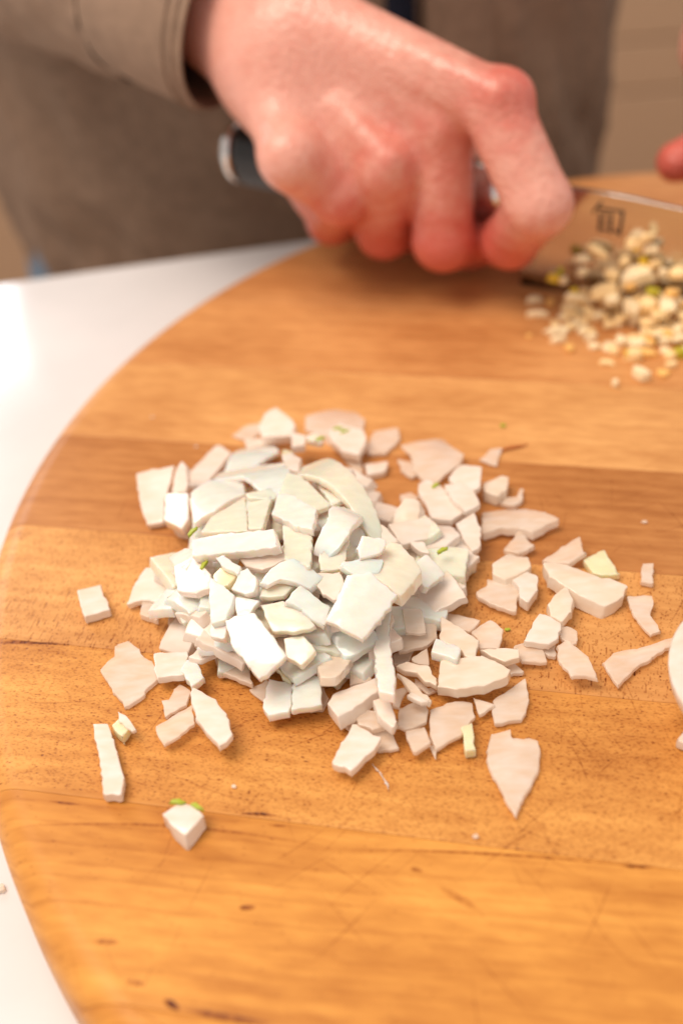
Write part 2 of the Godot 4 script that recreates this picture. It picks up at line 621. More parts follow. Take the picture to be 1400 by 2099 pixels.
func lift(q: Vector2, h: float, bend: float, side: Vector2, salt: float, rough: float) -> Vector3:
	var s := q.dot(side)
	var y := h - bend * s * s * 0.5 + wob.get_noise_3d(q.x * 6, q.y * 6, salt * 7.0 + (2.0 if h > 0 else 0.0)) * rough
	return Vector3(q.x - side.x * bend * s * h, y, q.y - side.y * bend * s * h) * 0.001

func placed(o: Node3D, c: Vector3, gx: float, gz: float):
	var n := Vector3(-gx, 1, -gz).normalized()
	var ex := Vector3(1, gx, 0).normalized()
	o.transform = Transform3D(Basis(ex, n, ex.cross(n)), c * 0.001)

func piece(called: String, label: String, c: Vector3, gx: float, gz: float, t: float, bend: float, ax: int, mat: int, poly: Array, greens: Array = []):
	var o := obj(called, slab(poly, t, bend, ax, counts.size() + c.x), onion_mats[mat])
	placed(o, c, gx, gz)
	tag(o, label, {"onion_piece": "onion piece", "onion_petal": "onion petal", "onion_strip": "onion strip"}[called], "chopped white onion")
	for i in range(0, greens.size(), 3):
		var g := obj("green_shoot", slab([-1.9, -0.1, -0.8, -0.75, 0.9, -0.5, 2.1, 0.1, 0.7, 0.65, -0.5, 0.45], 0.8, 0.12, 90, i * 3.1, 0.3, 0.7), green_mat, o)
		g.position = Vector3(greens[i], t / 2.0 + 0.05, greens[i + 1]) * 0.001
		g.rotation.y = deg_to_rad(greens[i + 2])

func onions():
	piece("onion_petal", "broad ribbed onion petal at the back of the heap, farthest along its back edge", Vector3(41.5, 2.9, -48.1), -0.04, 0.06, 1.1, 0.032, 30, 2, [-9.7, -5.1, -0.8, -9.2, 4.6, -11.8, 5.2, -6.3, 9.2, 1.7, 7.3, 6.7, -2.2, 14.8, -6.3, 7.9, -7.3, -0.2])
	piece("onion_piece", "small translucent onion scrap tucked under the near side of the broad ribbed back petal", Vector3(33.2, 0.9, -43.6), -0.01, 0.02, 1.1, 0.000, 0, 2, [-2.8, -5.3, 1.5, -3.7, 2.7, 2.9, 0.7, 4.7, -2.1, 1.2])
	piece("onion_petal", "thin pinkish onion petal behind the heap with a green-cored piece leaning on it", Vector3(12.2, 0.8, -70.7), -0.00, 0.00, 0.8, 0.024, 20, 2, [-9.3, -6.8, -0.9, -10.5, 6.4, -10.0, 9.6, -2.4, 8.9, 3.9, 2.8, 8.8, -2.4, 10.3, -5.4, 4.3, -9.8, 1.4])
	piece("onion_piece", "onion core piece with two bright green shoots at the back of the heap", Vector3(15.8, 4.3, -56.8), 0.04, 0.00, 2.8, 0.000, 0, 3, [-6.0, -4.5, -2.3, -8.3, 1.4, -5.3, 5.1, -3.4, 6.0, 2.3, 3.0, 10.3, -1.8, 7.3, -5.3, 1.2], [-2.8, -5, 10, -0.7, -2.9, 30])
	piece("onion_piece", "tiny cream onion core with a yellow-green end above the long cream petal", Vector3(5.9, 9.5, -50.5), -0.03, -0.05, 2.2, 0.000, 0, 1, [-2.5, -1.9, 0.3, -2.7, 2.6, 1.0, 1.6, 2.4, -2.0, 1.1], [1.3, 0.7, 40])
	piece("onion_piece", "flat pale onion square behind the heap, between the green-cored piece and the ribbed petal", Vector3(26.4, 1.0, -58.6), -0.02, 0.01, 1.3, 0.000, 0, 2, [-5.0, 2.4, -2.2, -6.3, 5.7, -7.7, 5.7, -0.9, 0.7, 6.4, -4.9, 5.7])
	piece("onion_piece", "short white onion bar lying in front of the flat pale square behind the heap", Vector3(23.6, 1.5, -43.8), -0.00, -0.01, 2.2, 0.000, 0, 3, [-3.4, -2.3, 3.8, -3.0, 2.8, 2.0, -3.1, 3.3])
	piece("onion_piece", "half-hidden translucent onion sliver right behind the long cream petal", Vector3(17.2, 0.8, -47.3), 0.02, -0.01, 0.8, 0.000, 0, 2, [-3.2, -4.9, 2.5, -2.0, 1.7, 6.1, -1.0, 0.6])
	piece("onion_piece", "chunky white onion cube at the back crest of the heap", Vector3(-6.2, 5.4, -66.0), 0.09, -0.28, 3.9, 0.000, 0, 3, [-3.7, -4.2, 0.3, -6.8, 3.4, -2.8, 6.3, 1.9, 4.1, 6.5, -4.8, 4.8, -5.6, 0.5])
	piece("onion_petal", "pinkish onion flake poking out behind the chunky white cube at the back", Vector3(-15.4, 0.8, -70.6), 0.01, 0.00, 0.8, 0.000, 0, 2, [-5.6, 1.5, -1.2, -3.7, 4.7, -4.6, 3.1, 1.6, -1.0, 5.0])
	piece("onion_piece", "pale flat onion strip below the chunky white cube on the heap's back slope", Vector3(-11.8, 1.3, -63.4), 0.02, 0.06, 1.6, 0.000, 0, 3, [-5.2, -2.7, 3.9, -1.6, 5.8, 0.6, -4.4, 3.6])
	piece("onion_piece", "small pale onion block beside the chunky white cube at the back crest", Vector3(0.7, 7.8, -52.5), -0.03, -0.04, 2.8, 0.000, 0, 3, [-2.4, -4.6, 2.5, -2.1, 1.8, 2.9, -1.9, 3.7])
	piece("onion_piece", "large white onion square standing out at the heap's far-left corner", Vector3(-42.1, 4.5, -35.7), 0.11, -0.28, 2.2, -0.032, 80, 3, [-5.9, -8.7, -2.4, -9.5, 5.7, -8.9, 4.1, -1.6, 2.8, 2.7, 2.5, 10.7, -2.3, 11.2, -4.5, 3.4])
	piece("onion_piece", "curled white onion piece overlapping the large square at the far-left corner of the heap", Vector3(-34.2, 8.8, -36.9), 0.05, -0.23, 2.8, 0.080, 70, 3, [-1.3, -3.6, 0.5, -6.6, 2.1, -4.7, 2.4, 3.2, 1.9, 5.8, -3.2, 5.5, -2.4, 0.1])
	piece("onion_piece", "white onion rectangle leaning on the heap's back-left slope", Vector3(-27.7, 1.5, -51.2), 0.04, 0.02, 2.1, 0.000, 0, 3, [-6.4, 2.9, -1.2, -6.0, 2.4, -12.1, 7.1, -6.6, 4.2, 0.6, -1.0, 10.2, -4.7, 10.0])
	piece("onion_piece", "square white end of an onion block facing outward on the heap's left slope", Vector3(-33.9, 8.6, -20.7), 0.02, -0.45, 4.5, 0.000, 0, 0, [-3.4, -5.9, 3.1, -5.5, 3.2, 2.7, 1.1, 6.0, -4.0, 2.5])
	piece("onion_piece", "rounded onion underside below the square white block end on the left slope", Vector3(-31.8, 3.2, -21.9), 0.03, 0.04, 2.5, 0.048, 0, 2, [-6.7, -3.3, 0.4, -3.1, 5.7, -4.1, 4.2, 2.5, -0.3, 4.6, -3.3, 3.2])
	piece("onion_strip", "long smooth white onion bar running up the heap's left slope", Vector3(-22.3, 15.9, -17.3), 0.12, 0.17, 2.6, 0.032, 60, 0, [-8.0, -4.1, -2.1, -10.0, 7.5, -9.0, 8.6, 1.3, 0.1, 9.4, -5.9, 11.2])
	piece("onion_petal", "broad white onion petal on the back-left shoulder of the heap", Vector3(-14.5, 6.6, -49.8), 0.03, 0.33, 1.6, 0.032, 0, 0, [-5.4, -1.4, -1.7, -11.8, 5.9, -13.5, 9.3, 0.6, -0.2, 12.4, -7.5, 11.9])
	piece("onion_petal", "wide smooth onion petal across the top back of the heap", Vector3(-10.8, 17.6, -23.3), 0.17, 0.30, 1.6, 0.024, 10, 0, [-11.9, -13.5, -3.5, -16.1, 6.8, -9.6, 11.5, 9.9, 11.6, 20.5, 1.2, 10.0, -3.9, -1.0, -13.7, -3.7])
	piece("onion_piece", "flat cream onion quadrilateral above the long ribbed white bar", Vector3(-18.4, 19.3, -2.0), 0.14, 0.15, 1.8, 0.000, 0, 1, [-6.6, 4.6, -4.5, -3.0, 4.6, -10.5, 6.4, 8.3])
	piece("onion_piece", "cream onion wedge beside the flat quadrilateral above the ribbed bar", Vector3(-10.0, 20.9, -1.6), 0.23, 0.17, 2.1, 0.000, 0, 1, [-3.9, -11.3, 3.7, -6.8, 2.0, 9.3, -1.9, 7.9])
	piece("onion_piece", "thin onion edge under the wide smooth petal near the heap's top", Vector3(-8.4, 20.8, -9.8), -0.03, 0.11, 1.3, 0.000, 0, 1, [-5.0, -1.3, 3.3, -3.7, 3.8, 1.6, 2.2, 2.5, -4.4, 0.8])
	piece("onion_strip", "long white onion bar with faint cross ribs lying level across the heap's left front", Vector3(-15.8, 22.5, 12.4), 0.32, -0.14, 3.1, 0.000, 0, 0, [-11.4, -5.9, -3.3, -4.6, 11.7, 0.0, 12.4, 6.6, 1.0, 3.6, -11.1, -0.0], [-11, -8.5, 50])
	piece("onion_piece", "bright white onion rectangle at the middle of the heap top, left of the arched piece", Vector3(0.1, 23.4, 2.5), 0.11, 0.06, 2.6, 0.000, 0, 0, [-6.2, -0.7, -4.6, -9.7, -0.2, -7.5, 5.7, 0.8, 4.7, 9.5, 0.3, 6.9])
	piece("onion_petal", "arched glassy white onion piece crowning the heap", Vector3(11.3, 25.5, 10.5), -0.02, 0.00, 2.1, 0.080, 50, 0, [-1.8, -7.4, 2.0, -9.1, 5.6, -7.5, 5.9, -3.2, 2.3, 4.6, -0.4, 8.3, -3.5, 9.6, -6.9, 5.3, -3.0, -1.6])
	piece("onion_petal", "cream onion petal edge with a dark slot beside it near the heap's top", Vector3(1.7, 21.6, -8.4), -0.13, 0.01, 1.8, 0.000, 0, 1, [-3.9, -8.9, -0.0, -7.6, 7.8, 5.3, 3.9, 8.1, -1.9, 2.1, -6.2, 0.5])
	piece("onion_petal", "long cream onion petal with brown streaks leaning on the back of the heap", Vector3(12.5, 22.4, -9.9), -0.16, 0.11, 2.1, 0.032, 130, 1, [-12.0, -18.0, -9.7, -19.4, -2.8, -20.2, 4.2, -4.0, 9.2, 9.0, 10.8, 15.8, 9.8, 20.7, 4.5, 15.4, 0.2, 6.9, -5.8, -3.0, -11.1, -9.0])
	piece("onion_strip", "narrow shaded onion strip seen in the slot beside the long cream petal", Vector3(9.0, 20.0, -10.1), 0.06, 0.15, 1.6, 0.000, 0, 1, [-3.7, -6.8, -1.4, -7.4, 4.1, 5.9, 0.8, 7.8])
	piece("onion_piece", "small white onion bit wedged left of the long cream petal's top", Vector3(-0.7, 17.4, -28.0), 0.12, 0.23, 2.6, 0.000, 0, 3, [-3.5, -6.2, -0.2, -6.2, 2.6, -0.6, 2.0, 7.6, -1.0, 5.0])
	piece("onion_piece", "tiny olive-tinted onion bit in the hollow at the heap's back", Vector3(-2.8, 11.8, -41.0), 0.09, 0.35, 1.6, 0.000, 0, 4, [-1.1, -4.4, 1.8, -0.7, 0.8, 4.1, -1.5, 0.8])
	piece("onion_piece", "small onion quadrilateral sticking out left of the ribbed bar's end", Vector3(-29.8, 15.6, 7.9), 0.45, 0.12, 1.6, 0.000, 0, 3, [-4.9, -3.7, -0.3, -4.4, 2.4, -3.0, 3.4, 2.2, 1.8, 6.6, -2.5, 2.0])
	piece("onion_piece", "ragged pale onion square at the heap's left edge", Vector3(-40.3, 3.5, 4.6), 0.15, -0.21, 2.2, 0.000, 0, 3, [-1.7, -7.2, 4.6, -6.0, 6.9, -0.7, 4.9, 6.9, -2.7, 3.8, -6.9, 4.5, -5.1, -1.8])
	piece("onion_piece", "small onion block under the ragged square at the heap's left edge", Vector3(-40.6, 1.5, 11.2), -0.01, -0.02, 2.1, 0.000, 0, 2, [-2.4, -3.8, 3.1, -3.2, 2.0, 4.8, -2.7, 2.0])
	piece("onion_piece", "broad translucent onion piece below the ribbed bar's left end, green speck on it", Vector3(-26.9, 16.7, 17.8), 0.31, -0.01, 2.1, 0.000, 0, 3, [-5.4, -7.5, 0.3, -8.1, 5.8, 1.4, 5.4, 5.7, 1.6, 6.3, -3.6, 3.3, -4.5, -1.6], [3.4, -3.4, 70])
	piece("onion_piece", "small onion piece under the heap's left front, above two loose cubes", Vector3(-30.5, 3.5, 10.7), -0.07, -0.05, 2.2, 0.000, 0, 3, [-2.6, -2.4, 2.5, -2.3, 2.1, 0.4, 0.1, 3.3, -2.1, 1.0])
	piece("onion_piece", "rounded onion cube tucked at the foot of the heap's left front", Vector3(-27.1, 2.7, 12.7), -0.02, -0.04, 2.5, 0.000, 0, 2, [-3.7, 0.6, -1.8, -4.2, 0.7, -3.2, 2.9, -0.4, 2.0, 3.3, -0.1, 3.8])
	piece("onion_piece", "loose onion cube at the foot of the heap's left front, outermost of a pair", Vector3(-31.6, 1.9, 17.1), 0.01, -0.01, 2.9, 0.000, 0, 2, [-3.7, -1.4, -1.2, -5.4, 4.6, -1.5, 3.4, 1.8, 0.2, 4.7, -3.4, 1.7])
	piece("onion_strip", "thin bright onion rim standing on edge below the ribbed bar", Vector3(-17.0, 22.0, 19.4), 0.24, -0.11, 2.1, 0.000, 0, 0, [-3.5, -3.3, -0.8, -3.4, 3.4, 2.3, 2.8, 4.5, -1.9, -0.2])
	piece("onion_piece", "pale yellow onion core piece below the thin bright rim", Vector3(-18.5, 19.2, 21.3), 0.24, -0.03, 2.1, 0.000, 0, 4, [-2.9, -1.9, -0.7, -4.2, 4.2, -0.1, 1.6, 3.4, -2.2, 2.8])
	piece("onion_piece", "small white onion diamond in the middle of the heap's left front", Vector3(-12.5, 21.2, 25.9), 0.27, -0.29, 2.6, 0.000, 0, 0, [-1.5, -3.2, 0.7, -4.2, 3.1, -0.4, 2.2, 3.4, -0.5, 3.5, -4.0, 0.8])
	piece("onion_piece", "shadowed flat onion strip directly below the ribbed bar", Vector3(-8.5, 20.7, 17.5), 0.21, -0.11, 1.6, 0.000, 0, 3, [-6.7, -3.9, 5.6, -1.1, 6.0, 1.5, -0.4, 3.0, -4.6, 0.3])
	piece("onion_petal", "bright butterfly-shaped onion piece at the heart of the heap", Vector3(-1.7, 22.8, 25.8), -0.07, -0.22, 2.1, 0.048, 100, 0, [-7.7, 1.4, -4.8, -2.8, 0.8, -5.1, 5.2, -1.9, 9.1, 0.1, 5.0, 4.2, -1.8, 1.3, -5.8, 2.7])
	piece("onion_piece", "cream onion square left of the arched crowning piece", Vector3(0.3, 22.5, 13.9), 0.02, 0.08, 2.1, 0.000, 0, 1, [-3.8, -9.7, -0.1, -6.3, 4.0, -2.0, 3.0, 10.8, -3.3, 6.4])
	piece("onion_piece", "cream onion block under the arched crowning piece", Vector3(8.9, 21.7, 19.1), -0.11, -0.22, 2.6, 0.000, 0, 1, [-3.3, -0.2, -0.2, -3.5, 4.5, -5.4, 2.6, 4.2, -3.5, 4.8])
	piece("onion_piece", "white rectangular onion end standing up on the heap's right shoulder", Vector3(18.2, 24.7, 20.2), -0.06, -0.56, 3.1, 0.000, 0, 0, [-3.2, 0.2, -1.8, -3.2, 4.5, -2.0, 3.0, 1.8, -2.6, 3.2])
	piece("onion_piece", "big curved cream onion block on the heap's right shoulder", Vector3(23.9, 20.0, 23.2), -0.23, -0.07, 3.6, 0.048, 120, 1, [-1.3, -9.1, 1.6, -8.2, 7.6, 0.4, 4.3, 5.7, 1.2, 10.2, -7.9, 3.1, -5.6, -2.9])
	piece("onion_piece", "white onion flap under the standing rectangular end", Vector3(16.5, 22.4, 24.6), -0.14, -0.19, 2.1, 0.000, 0, 0, [-6.2, -0.0, -0.1, -2.8, 5.0, -2.4, 3.7, 2.1, -2.3, 3.0])
	piece("onion_piece", "largest flat white onion square, sloping down the heap's right front", Vector3(14.8, 20.9, 35.6), -0.05, -0.45, 2.3, 0.019, 120, 0, [-2.7, -7.5, 2.7, -8.1, 9.1, -1.5, 4.9, 4.1, 0.2, 9.7, -8.5, 4.3, -5.6, -1.5])
	piece("onion_piece", "small white onion corner left of the standing rectangular end", Vector3(13.1, 22.5, 23.8), -0.09, -0.19, 1.6, 0.000, 0, 0, [-2.4, -0.5, -1.7, -1.4, 2.9, -1.8, 1.6, 1.8, -0.4, 1.8])
	piece("onion_piece", "flat grainy onion piece between the butterfly piece and the largest square", Vector3(7.9, 20.4, 28.1), 0.08, -0.15, 1.8, 0.000, 0, 3, [-2.8, -4.4, 3.1, -3.4, 3.8, 0.3, 1.1, 5.5, -1.5, 2.9, -3.7, -1.0])
	piece("onion_petal", "twisted white onion petal in the heap's front centre", Vector3(2.7, 19.3, 33.9), -0.13, -0.38, 1.8, 0.048, 40, 0, [-6.2, -1.0, -2.2, -6.4, 1.5, -2.7, 5.1, -0.1, 3.5, 5.5, 0.5, 3.7, -2.2, 0.8])
	piece("onion_piece", "textured cream onion square in front of the twisted petal", Vector3(-2.7, 17.6, 35.4), 0.04, -0.28, 1.8, 0.000, 0, 1, [-6.7, -4.4, -0.9, -4.9, 3.1, -2.4, 6.9, 3.5, 1.4, 4.4, -3.9, 3.6])
	piece("onion_piece", "small pale onion kite above the big front-left square", Vector3(-13.1, 18.5, 31.6), 0.11, -0.31, 2.1, 0.000, 0, 0, [-2.7, -3.6, 3.8, -1.2, 1.2, 2.3, -2.3, 2.4])
	piece("onion_piece", "upright white onion slab forming the heap's left front ridge", Vector3(-19.0, 18.6, 28.9), 0.34, -0.13, 2.6, 0.000, 0, 0, [-2.5, -8.7, 2.0, -3.1, 4.1, 0.1, 1.7, 6.7, -2.4, 6.8, -3.0, -2.4])
	piece("onion_piece", "shaded onion piece under the butterfly-shaped one", Vector3(-5.3, 19.7, 27.2), 0.05, -0.12, 1.8, 0.000, 0, 1, [-3.4, -2.6, 0.5, -1.6, 5.3, -0.8, 1.7, 2.7, -4.1, 2.3])
	piece("onion_piece", "big white onion square at the heap's front left, one corner pointing down", Vector3(-11.4, 16.8, 41.8), 0.09, -0.52, 2.6, 0.013, 30, 0, [-6.0, -6.2, -3.1, -7.0, 0.9, -7.6, 4.8, -1.2, 8.0, 5.0, 1.1, 9.7, -0.9, 6.6, -5.0, 0.2])
	piece("onion_strip", "narrow white onion column left of the big front square", Vector3(-19.3, 15.9, 33.9), 0.23, -0.27, 2.6, 0.000, 0, 0, [-2.8, 3.3, -1.1, -6.3, 2.9, -2.3, 1.0, 5.1])
	piece("onion_piece", "cream onion piece at the foot of the heap beside the narrow column", Vector3(-26.2, 2.5, 23.3), 0.06, 0.07, 2.1, 0.000, 0, 2, [-2.0, 3.7, -1.0, -4.5, 0.9, -6.5, 2.4, 1.5, -0.4, 5.5])
	piece("onion_strip", "translucent diagonal onion strip reaching from the heap to a bent square", Vector3(-23.7, 6.2, 33.2), 0.04, 0.04, 1.7, 0.032, 20, 3, [-5.0, 2.0, -1.0, -3.0, 4.4, -3.2, 3.8, 0.9, -2.1, 3.1])
	piece("onion_piece", "small bright onion square at the loose end of the diagonal strip", Vector3(-27.6, 4.5, 38.4), 0.03, 0.03, 2.2, 0.000, 0, 0, [-3.0, -1.1, -1.5, -4.3, 1.0, -3.3, 3.2, 2.8, 0.3, 5.7])
	piece("onion_piece", "white onion rectangle between the ragged pink piece and the diagonal strip", Vector3(-33.2, 3.5, 34.7), 0.04, 0.08, 2.2, 0.000, 0, 3, [-5.1, -5.0, 4.3, -4.2, 3.9, 4.3, -3.2, 4.6])
	piece("onion_petal", "large ragged translucent onion piece at the outer left of the scatter", Vector3(-43.6, 1.1, 32.9), -0.00, -0.02, 1.5, 0.000, 0, 2, [-8.2, -0.9, -5.2, -5.3, -5.1, -9.4, -1.8, -10.7, 1.0, -7.4, 3.0, -3.8, 4.8, -2.9, 7.4, 3.2, 4.1, 6.8, 3.6, 9.2, -0.4, 12.2, -3.7, 7.2])
	piece("onion_piece", "lone white onion cube farthest to the left on the board", Vector3(-56.3, 1.8, 7.0), -0.01, -0.01, 2.8, 0.000, 0, 3, [-5.0, -4.5, 1.4, -6.1, 5.1, 4.0, -1.6, 6.3])
	piece("onion_piece", "pink-white onion wedge under the big front-left square", Vector3(-17.8, 2.2, 35.3), -0.02, 0.05, 1.7, 0.000, 0, 2, [-4.9, -3.3, -0.6, -5.1, 3.1, -1.2, 5.0, 6.9, -2.7, 2.5])
	piece("onion_piece", "small onion flap above the pink-white wedge at the heap's foot", Vector3(-16.9, 5.2, 34.0), -0.07, -0.01, 1.7, 0.000, 0, 3, [-2.4, -1.8, 0.9, -2.1, 2.4, 2.3, -0.9, 1.5])
	piece("onion_piece", "shell-shaped onion piece with fine yellow lines at its corner, in front of the heap", Vector3(-7.3, 4.5, 49.7), 0.05, -0.04, 2.2, 0.032, 0, 0, [-2.5, -0.1, -1.5, -7.5, 4.6, -4.5, 3.7, 4.4, -1.1, 5.1, -3.2, 2.2])
	piece("onion_piece", "white onion square joined beside the yellow-lined shell piece", Vector3(0.3, 5.5, 47.1), -0.07, -0.04, 2.2, 0.000, 0, 0, [-2.9, -6.6, -0.6, -5.3, 3.5, -2.4, 3.5, 6.3, -3.6, 7.5])
	piece("onion_piece", "translucent onion corner under the square beside the shell piece", Vector3(3.5, 0.9, 47.6), -0.02, 0.01, 1.1, 0.000, 0, 2, [0.1, -6.2, 2.0, -0.2, 0.8, 3.1, -2.9, 3.1])
	piece("onion_piece", "thin translucent onion triangle left of the yellow-lined shell piece", Vector3(-11.2, 0.8, 42.6), -0.01, -0.01, 0.8, 0.000, 0, 2, [-3.0, -0.5, 2.0, -3.5, 1.0, 3.9])
	piece("onion_piece", "thin ivory onion sliver above the yellow-lined shell piece", Vector3(-4.5, 6.1, 43.5), 0.05, 0.05, 1.4, 0.000, 0, 4, [-2.3, -2.9, 1.7, -0.2, 1.4, 2.4, -0.9, 0.7])
	piece("onion_piece", "cream onion block at the heap's front between the two big squares", Vector3(-0.7, 13.1, 42.3), 0.05, -0.32, 2.6, 0.000, 0, 1, [-3.4, -3.3, 1.3, -3.8, 4.2, 0.8, 0.7, 4.4, -2.8, 1.9])
	piece("onion_piece", "small cream onion piece low on the heap's front, beside the curled ring", Vector3(2.0, 5.5, 39.4), -0.07, 0.07, 2.2, 0.000, 0, 1, [-2.6, -3.1, 2.2, -4.4, 2.3, 6.2, -1.8, 1.2])
	piece("onion_piece", "curled onion ring end low on the heap's front", Vector3(5.9, 7.8, 36.5), 0.01, -0.03, 2.8, 0.096, 60, 5, [-2.3, -0.8, -0.8, -4.7, 3.6, -2.6, 2.1, 1.5, -0.2, 4.2, -2.4, 2.2])
	piece("onion_piece", "onion slab sloping down at the heap's front right foot", Vector3(8.3, 7.7, 42.1), -0.05, 0.38, 2.5, 0.000, 0, 5, [-5.0, 3.8, -1.2, -5.1, 2.7, -13.5, 6.2, -9.8, 2.4, 3.5, -0.4, 9.6, -4.3, 9.7])
	piece("onion_petal", "translucent onion leaf end under two crossed pieces", Vector3(-32.1, 0.9, 43.7), 0.02, -0.02, 1.1, 0.000, 0, 2, [-3.3, -0.3, -1.6, -0.1, -0.4, -3.4, 0.9, -5.2, 3.9, -2.3, 3.2, 1.4, -0.4, 4.0, -2.2, 5.6])
	piece("onion_petal", "glassy onion parallelogram with a pale rim, lowest of three crossed pieces", Vector3(-30.9, 2.9, 53.9), 0.01, -0.00, 1.1, 0.000, 0, 2, [-5.1, 0.2, -1.1, -3.0, 3.3, -6.1, 4.5, -0.5, 1.1, 3.2, -2.6, 6.0])
	piece("onion_petal", "long pointed onion petal crossing the glassy parallelogram", Vector3(-22.5, 5.4, 54.1), 0.02, -0.04, 2.0, 0.024, 50, 3, [-5.2, -7.8, -3.9, -9.1, 0.9, -5.2, 4.0, 0.1, 5.5, 6.8, 2.7, 9.8, -1.0, 4.4, -3.5, 0.1])
	piece("onion_strip", "long bent white onion bar lying alone on the board's left", Vector3(-45.3, 1.8, 63.2), -0.02, 0.00, 2.8, 0.000, 0, 3, [-5.8, -11.9, -2.1, -11.8, -0.5, -7.2, 1.2, -2.2, 3.1, 3.6, 3.4, 5.8, 3.2, 9.9, -0.9, 9.5, -2.1, 2.6])
	piece("onion_piece", "small cream onion cube at the head of the lone bent bar", Vector3(-44.3, 1.8, 52.7), -0.01, 0.02, 2.8, 0.000, 0, 4, [-2.3, -0.7, -0.7, -3.0, 2.3, -0.2, 0.7, 3.8])
	piece("onion_piece", "thin onion flake leaning on the small cream cube", Vector3(-42.8, 3.5, 52.0), -0.01, -0.01, 1.1, 0.000, 0, 3, [-2.3, -3.4, -0.5, -2.3, 2.9, 2.8, 1.6, 3.2, -1.7, -0.3])
	piece("onion_piece", "plump onion core chunk with green tips, nearest the board's front", Vector3(-27.5, 2.6, 81.5), 0.01, 0.00, 4.5, 0.048, 0, 3, [-4.6, -1.3, -1.2, -4.6, 2.3, -3.2, 4.6, 0.6, 0.7, 5.4, -2.0, 3.0], [-1.5, -3.9, 0, 3, -2.1, -30])
	piece("onion_piece", "translucent onion square half under the tilted white slab", Vector3(18.0, 0.9, 61.2), 0.02, 0.01, 1.1, 0.000, 0, 2, [-2.7, -3.5, 1.6, -3.5, 3.1, 3.3, -2.0, 3.5])
	piece("onion_piece", "tilted white onion slab at the front of the right-hand scatter", Vector3(11.2, 3.7, 65.9), -0.00, -0.05, 2.5, 0.000, 0, 3, [-5.9, 3.8, -2.9, -2.0, -0.1, -7.0, 5.9, -2.2, 4.4, 0.7, -1.3, 6.5])
	piece("onion_strip", "thick rounded white onion bar in front of the heap's right foot", Vector3(11.1, 5.4, 52.5), 0.02, 0.04, 3.9, 0.048, -20, 3, [-5.7, 2.0, -4.3, -2.0, 0.6, -3.9, 6.0, -6.0, 6.5, -0.7, 0.6, 3.9, -3.4, 6.3])
	piece("onion_piece", "thin pinkish onion scrap under the thick rounded bar", Vector3(10.4, 0.8, 55.3), 0.01, 0.02, 0.8, 0.000, 0, 2, [-2.6, -1.3, 1.3, -2.6, 1.6, 0.9, -0.3, 3.0])
	piece("onion_piece", "pale rounded onion piece between the thick bar and the tilted slab", Vector3(14.6, 3.2, 57.2), -0.05, -0.01, 1.7, 0.000, 0, 2, [-3.0, -1.0, -0.7, -3.1, 1.8, -2.6, 4.0, 2.2, 0.6, 3.1, -2.7, 1.3])
	piece("onion_piece", "smooth oval onion piece lying over the thick bar's end", Vector3(18.8, 6.8, 58.6), -0.01, -0.03, 2.8, 0.048, 60, 3, [-2.9, -3.3, -0.1, -4.7, 1.5, -2.3, 2.3, 3.2, 1.0, 5.2, -1.8, 1.7])
	piece("onion_piece", "flat grainy onion piece right of the smooth oval one", Vector3(25.1, 3.0, 56.8), -0.02, -0.00, 1.3, 0.000, 0, 2, [-3.1, -2.6, 2.4, -5.0, 3.8, -2.0, 2.9, 2.4, -2.0, 4.2, -4.0, 2.9])
	piece("onion_piece", "translucent onion strip below the upright white bar", Vector3(22.4, 3.9, 51.4), 0.01, -0.04, 1.1, 0.000, 0, 2, [-2.0, 2.1, -1.2, -2.3, 2.9, -3.6, 0.8, 0.2, -0.4, 3.4])
	piece("onion_petal", "large creased translucent onion petal in front of the heap", Vector3(33.9, 2.5, 58.4), -0.06, -0.03, 1.3, 0.032, 30, 2, [-4.7, -3.1, 1.3, -6.2, 5.7, -6.2, 5.8, -0.9, 2.1, 4.3, -4.6, 7.7, -5.4, 3.9])
	piece("onion_piece", "tiny translucent onion spike below the creased petal", Vector3(29.0, 0.8, 65.6), -0.01, -0.01, 0.8, 0.000, 0, 2, [-1.1, -1.7, 0.9, -1.0, 0.1, 2.7])
	piece("onion_piece", "small clean onion square pointing away from the creased petal", Vector3(25.7, 3.1, 63.9), 0.03, 0.02, 1.5, 0.000, 0, 2, [-3.0, -2.5, 1.7, -3.5, 2.7, 1.6, -1.4, 4.3])
	piece("onion_piece", "small wet onion triangle between the creased petal and a grainy square", Vector3(41.8, 2.0, 54.5), 0.08, 0.01, 1.3, 0.000, 0, 2, [-1.9, -3.1, 3.1, 0.2, -1.2, 2.9])
	piece("onion_piece", "grainy glistening onion pentagon lying alone in front of the slab", Vector3(48.4, 1.1, 53.6), 0.00, 0.01, 1.5, 0.000, 0, 2, [-3.5, -1.8, 0.8, -4.6, 5.3, -7.7, 4.6, 0.2, 2.3, 5.1, -4.7, 6.1, -4.6, 2.2])
	piece("onion_strip", "small white onion bar with yellow ribs, standing alone", Vector3(37.5, 1.8, 64.2), 0.01, 0.00, 2.8, 0.000, 0, 4, [-1.6, -3.6, 1.3, -4.2, 1.0, -0.1, 0.8, 3.7, -1.5, 4.0])
	piece("onion_petal", "large heart-shaped onion petal nearest the front right", Vector3(46.7, 1.5, 71.0), 0.00, 0.00, 1.3, 0.040, 110, 2, [-4.1, -8.9, 0.7, -9.5, 0.6, -6.5, 3.7, -6.2, 6.5, -5.4, 6.5, -2.9, 5.0, 3.2, -0.5, 11.7, -2.3, 15.4, -3.9, 10.4, -6.1, 0.5, -5.8, -4.2])
	piece("onion_strip", "upright long white onion bar leaning against the heap's front", Vector3(20.0, 10.8, 42.5), -0.02, 0.19, 2.8, 0.000, 0, 0, [-1.0, -17.9, 1.6, -18.1, 2.6, -16.6, 1.4, -7.2, 1.2, 4.5, 1.8, 10.4, 0.7, 18.8, -2.7, 17.0, -2.8, 5.5, -2.5, -2.1])
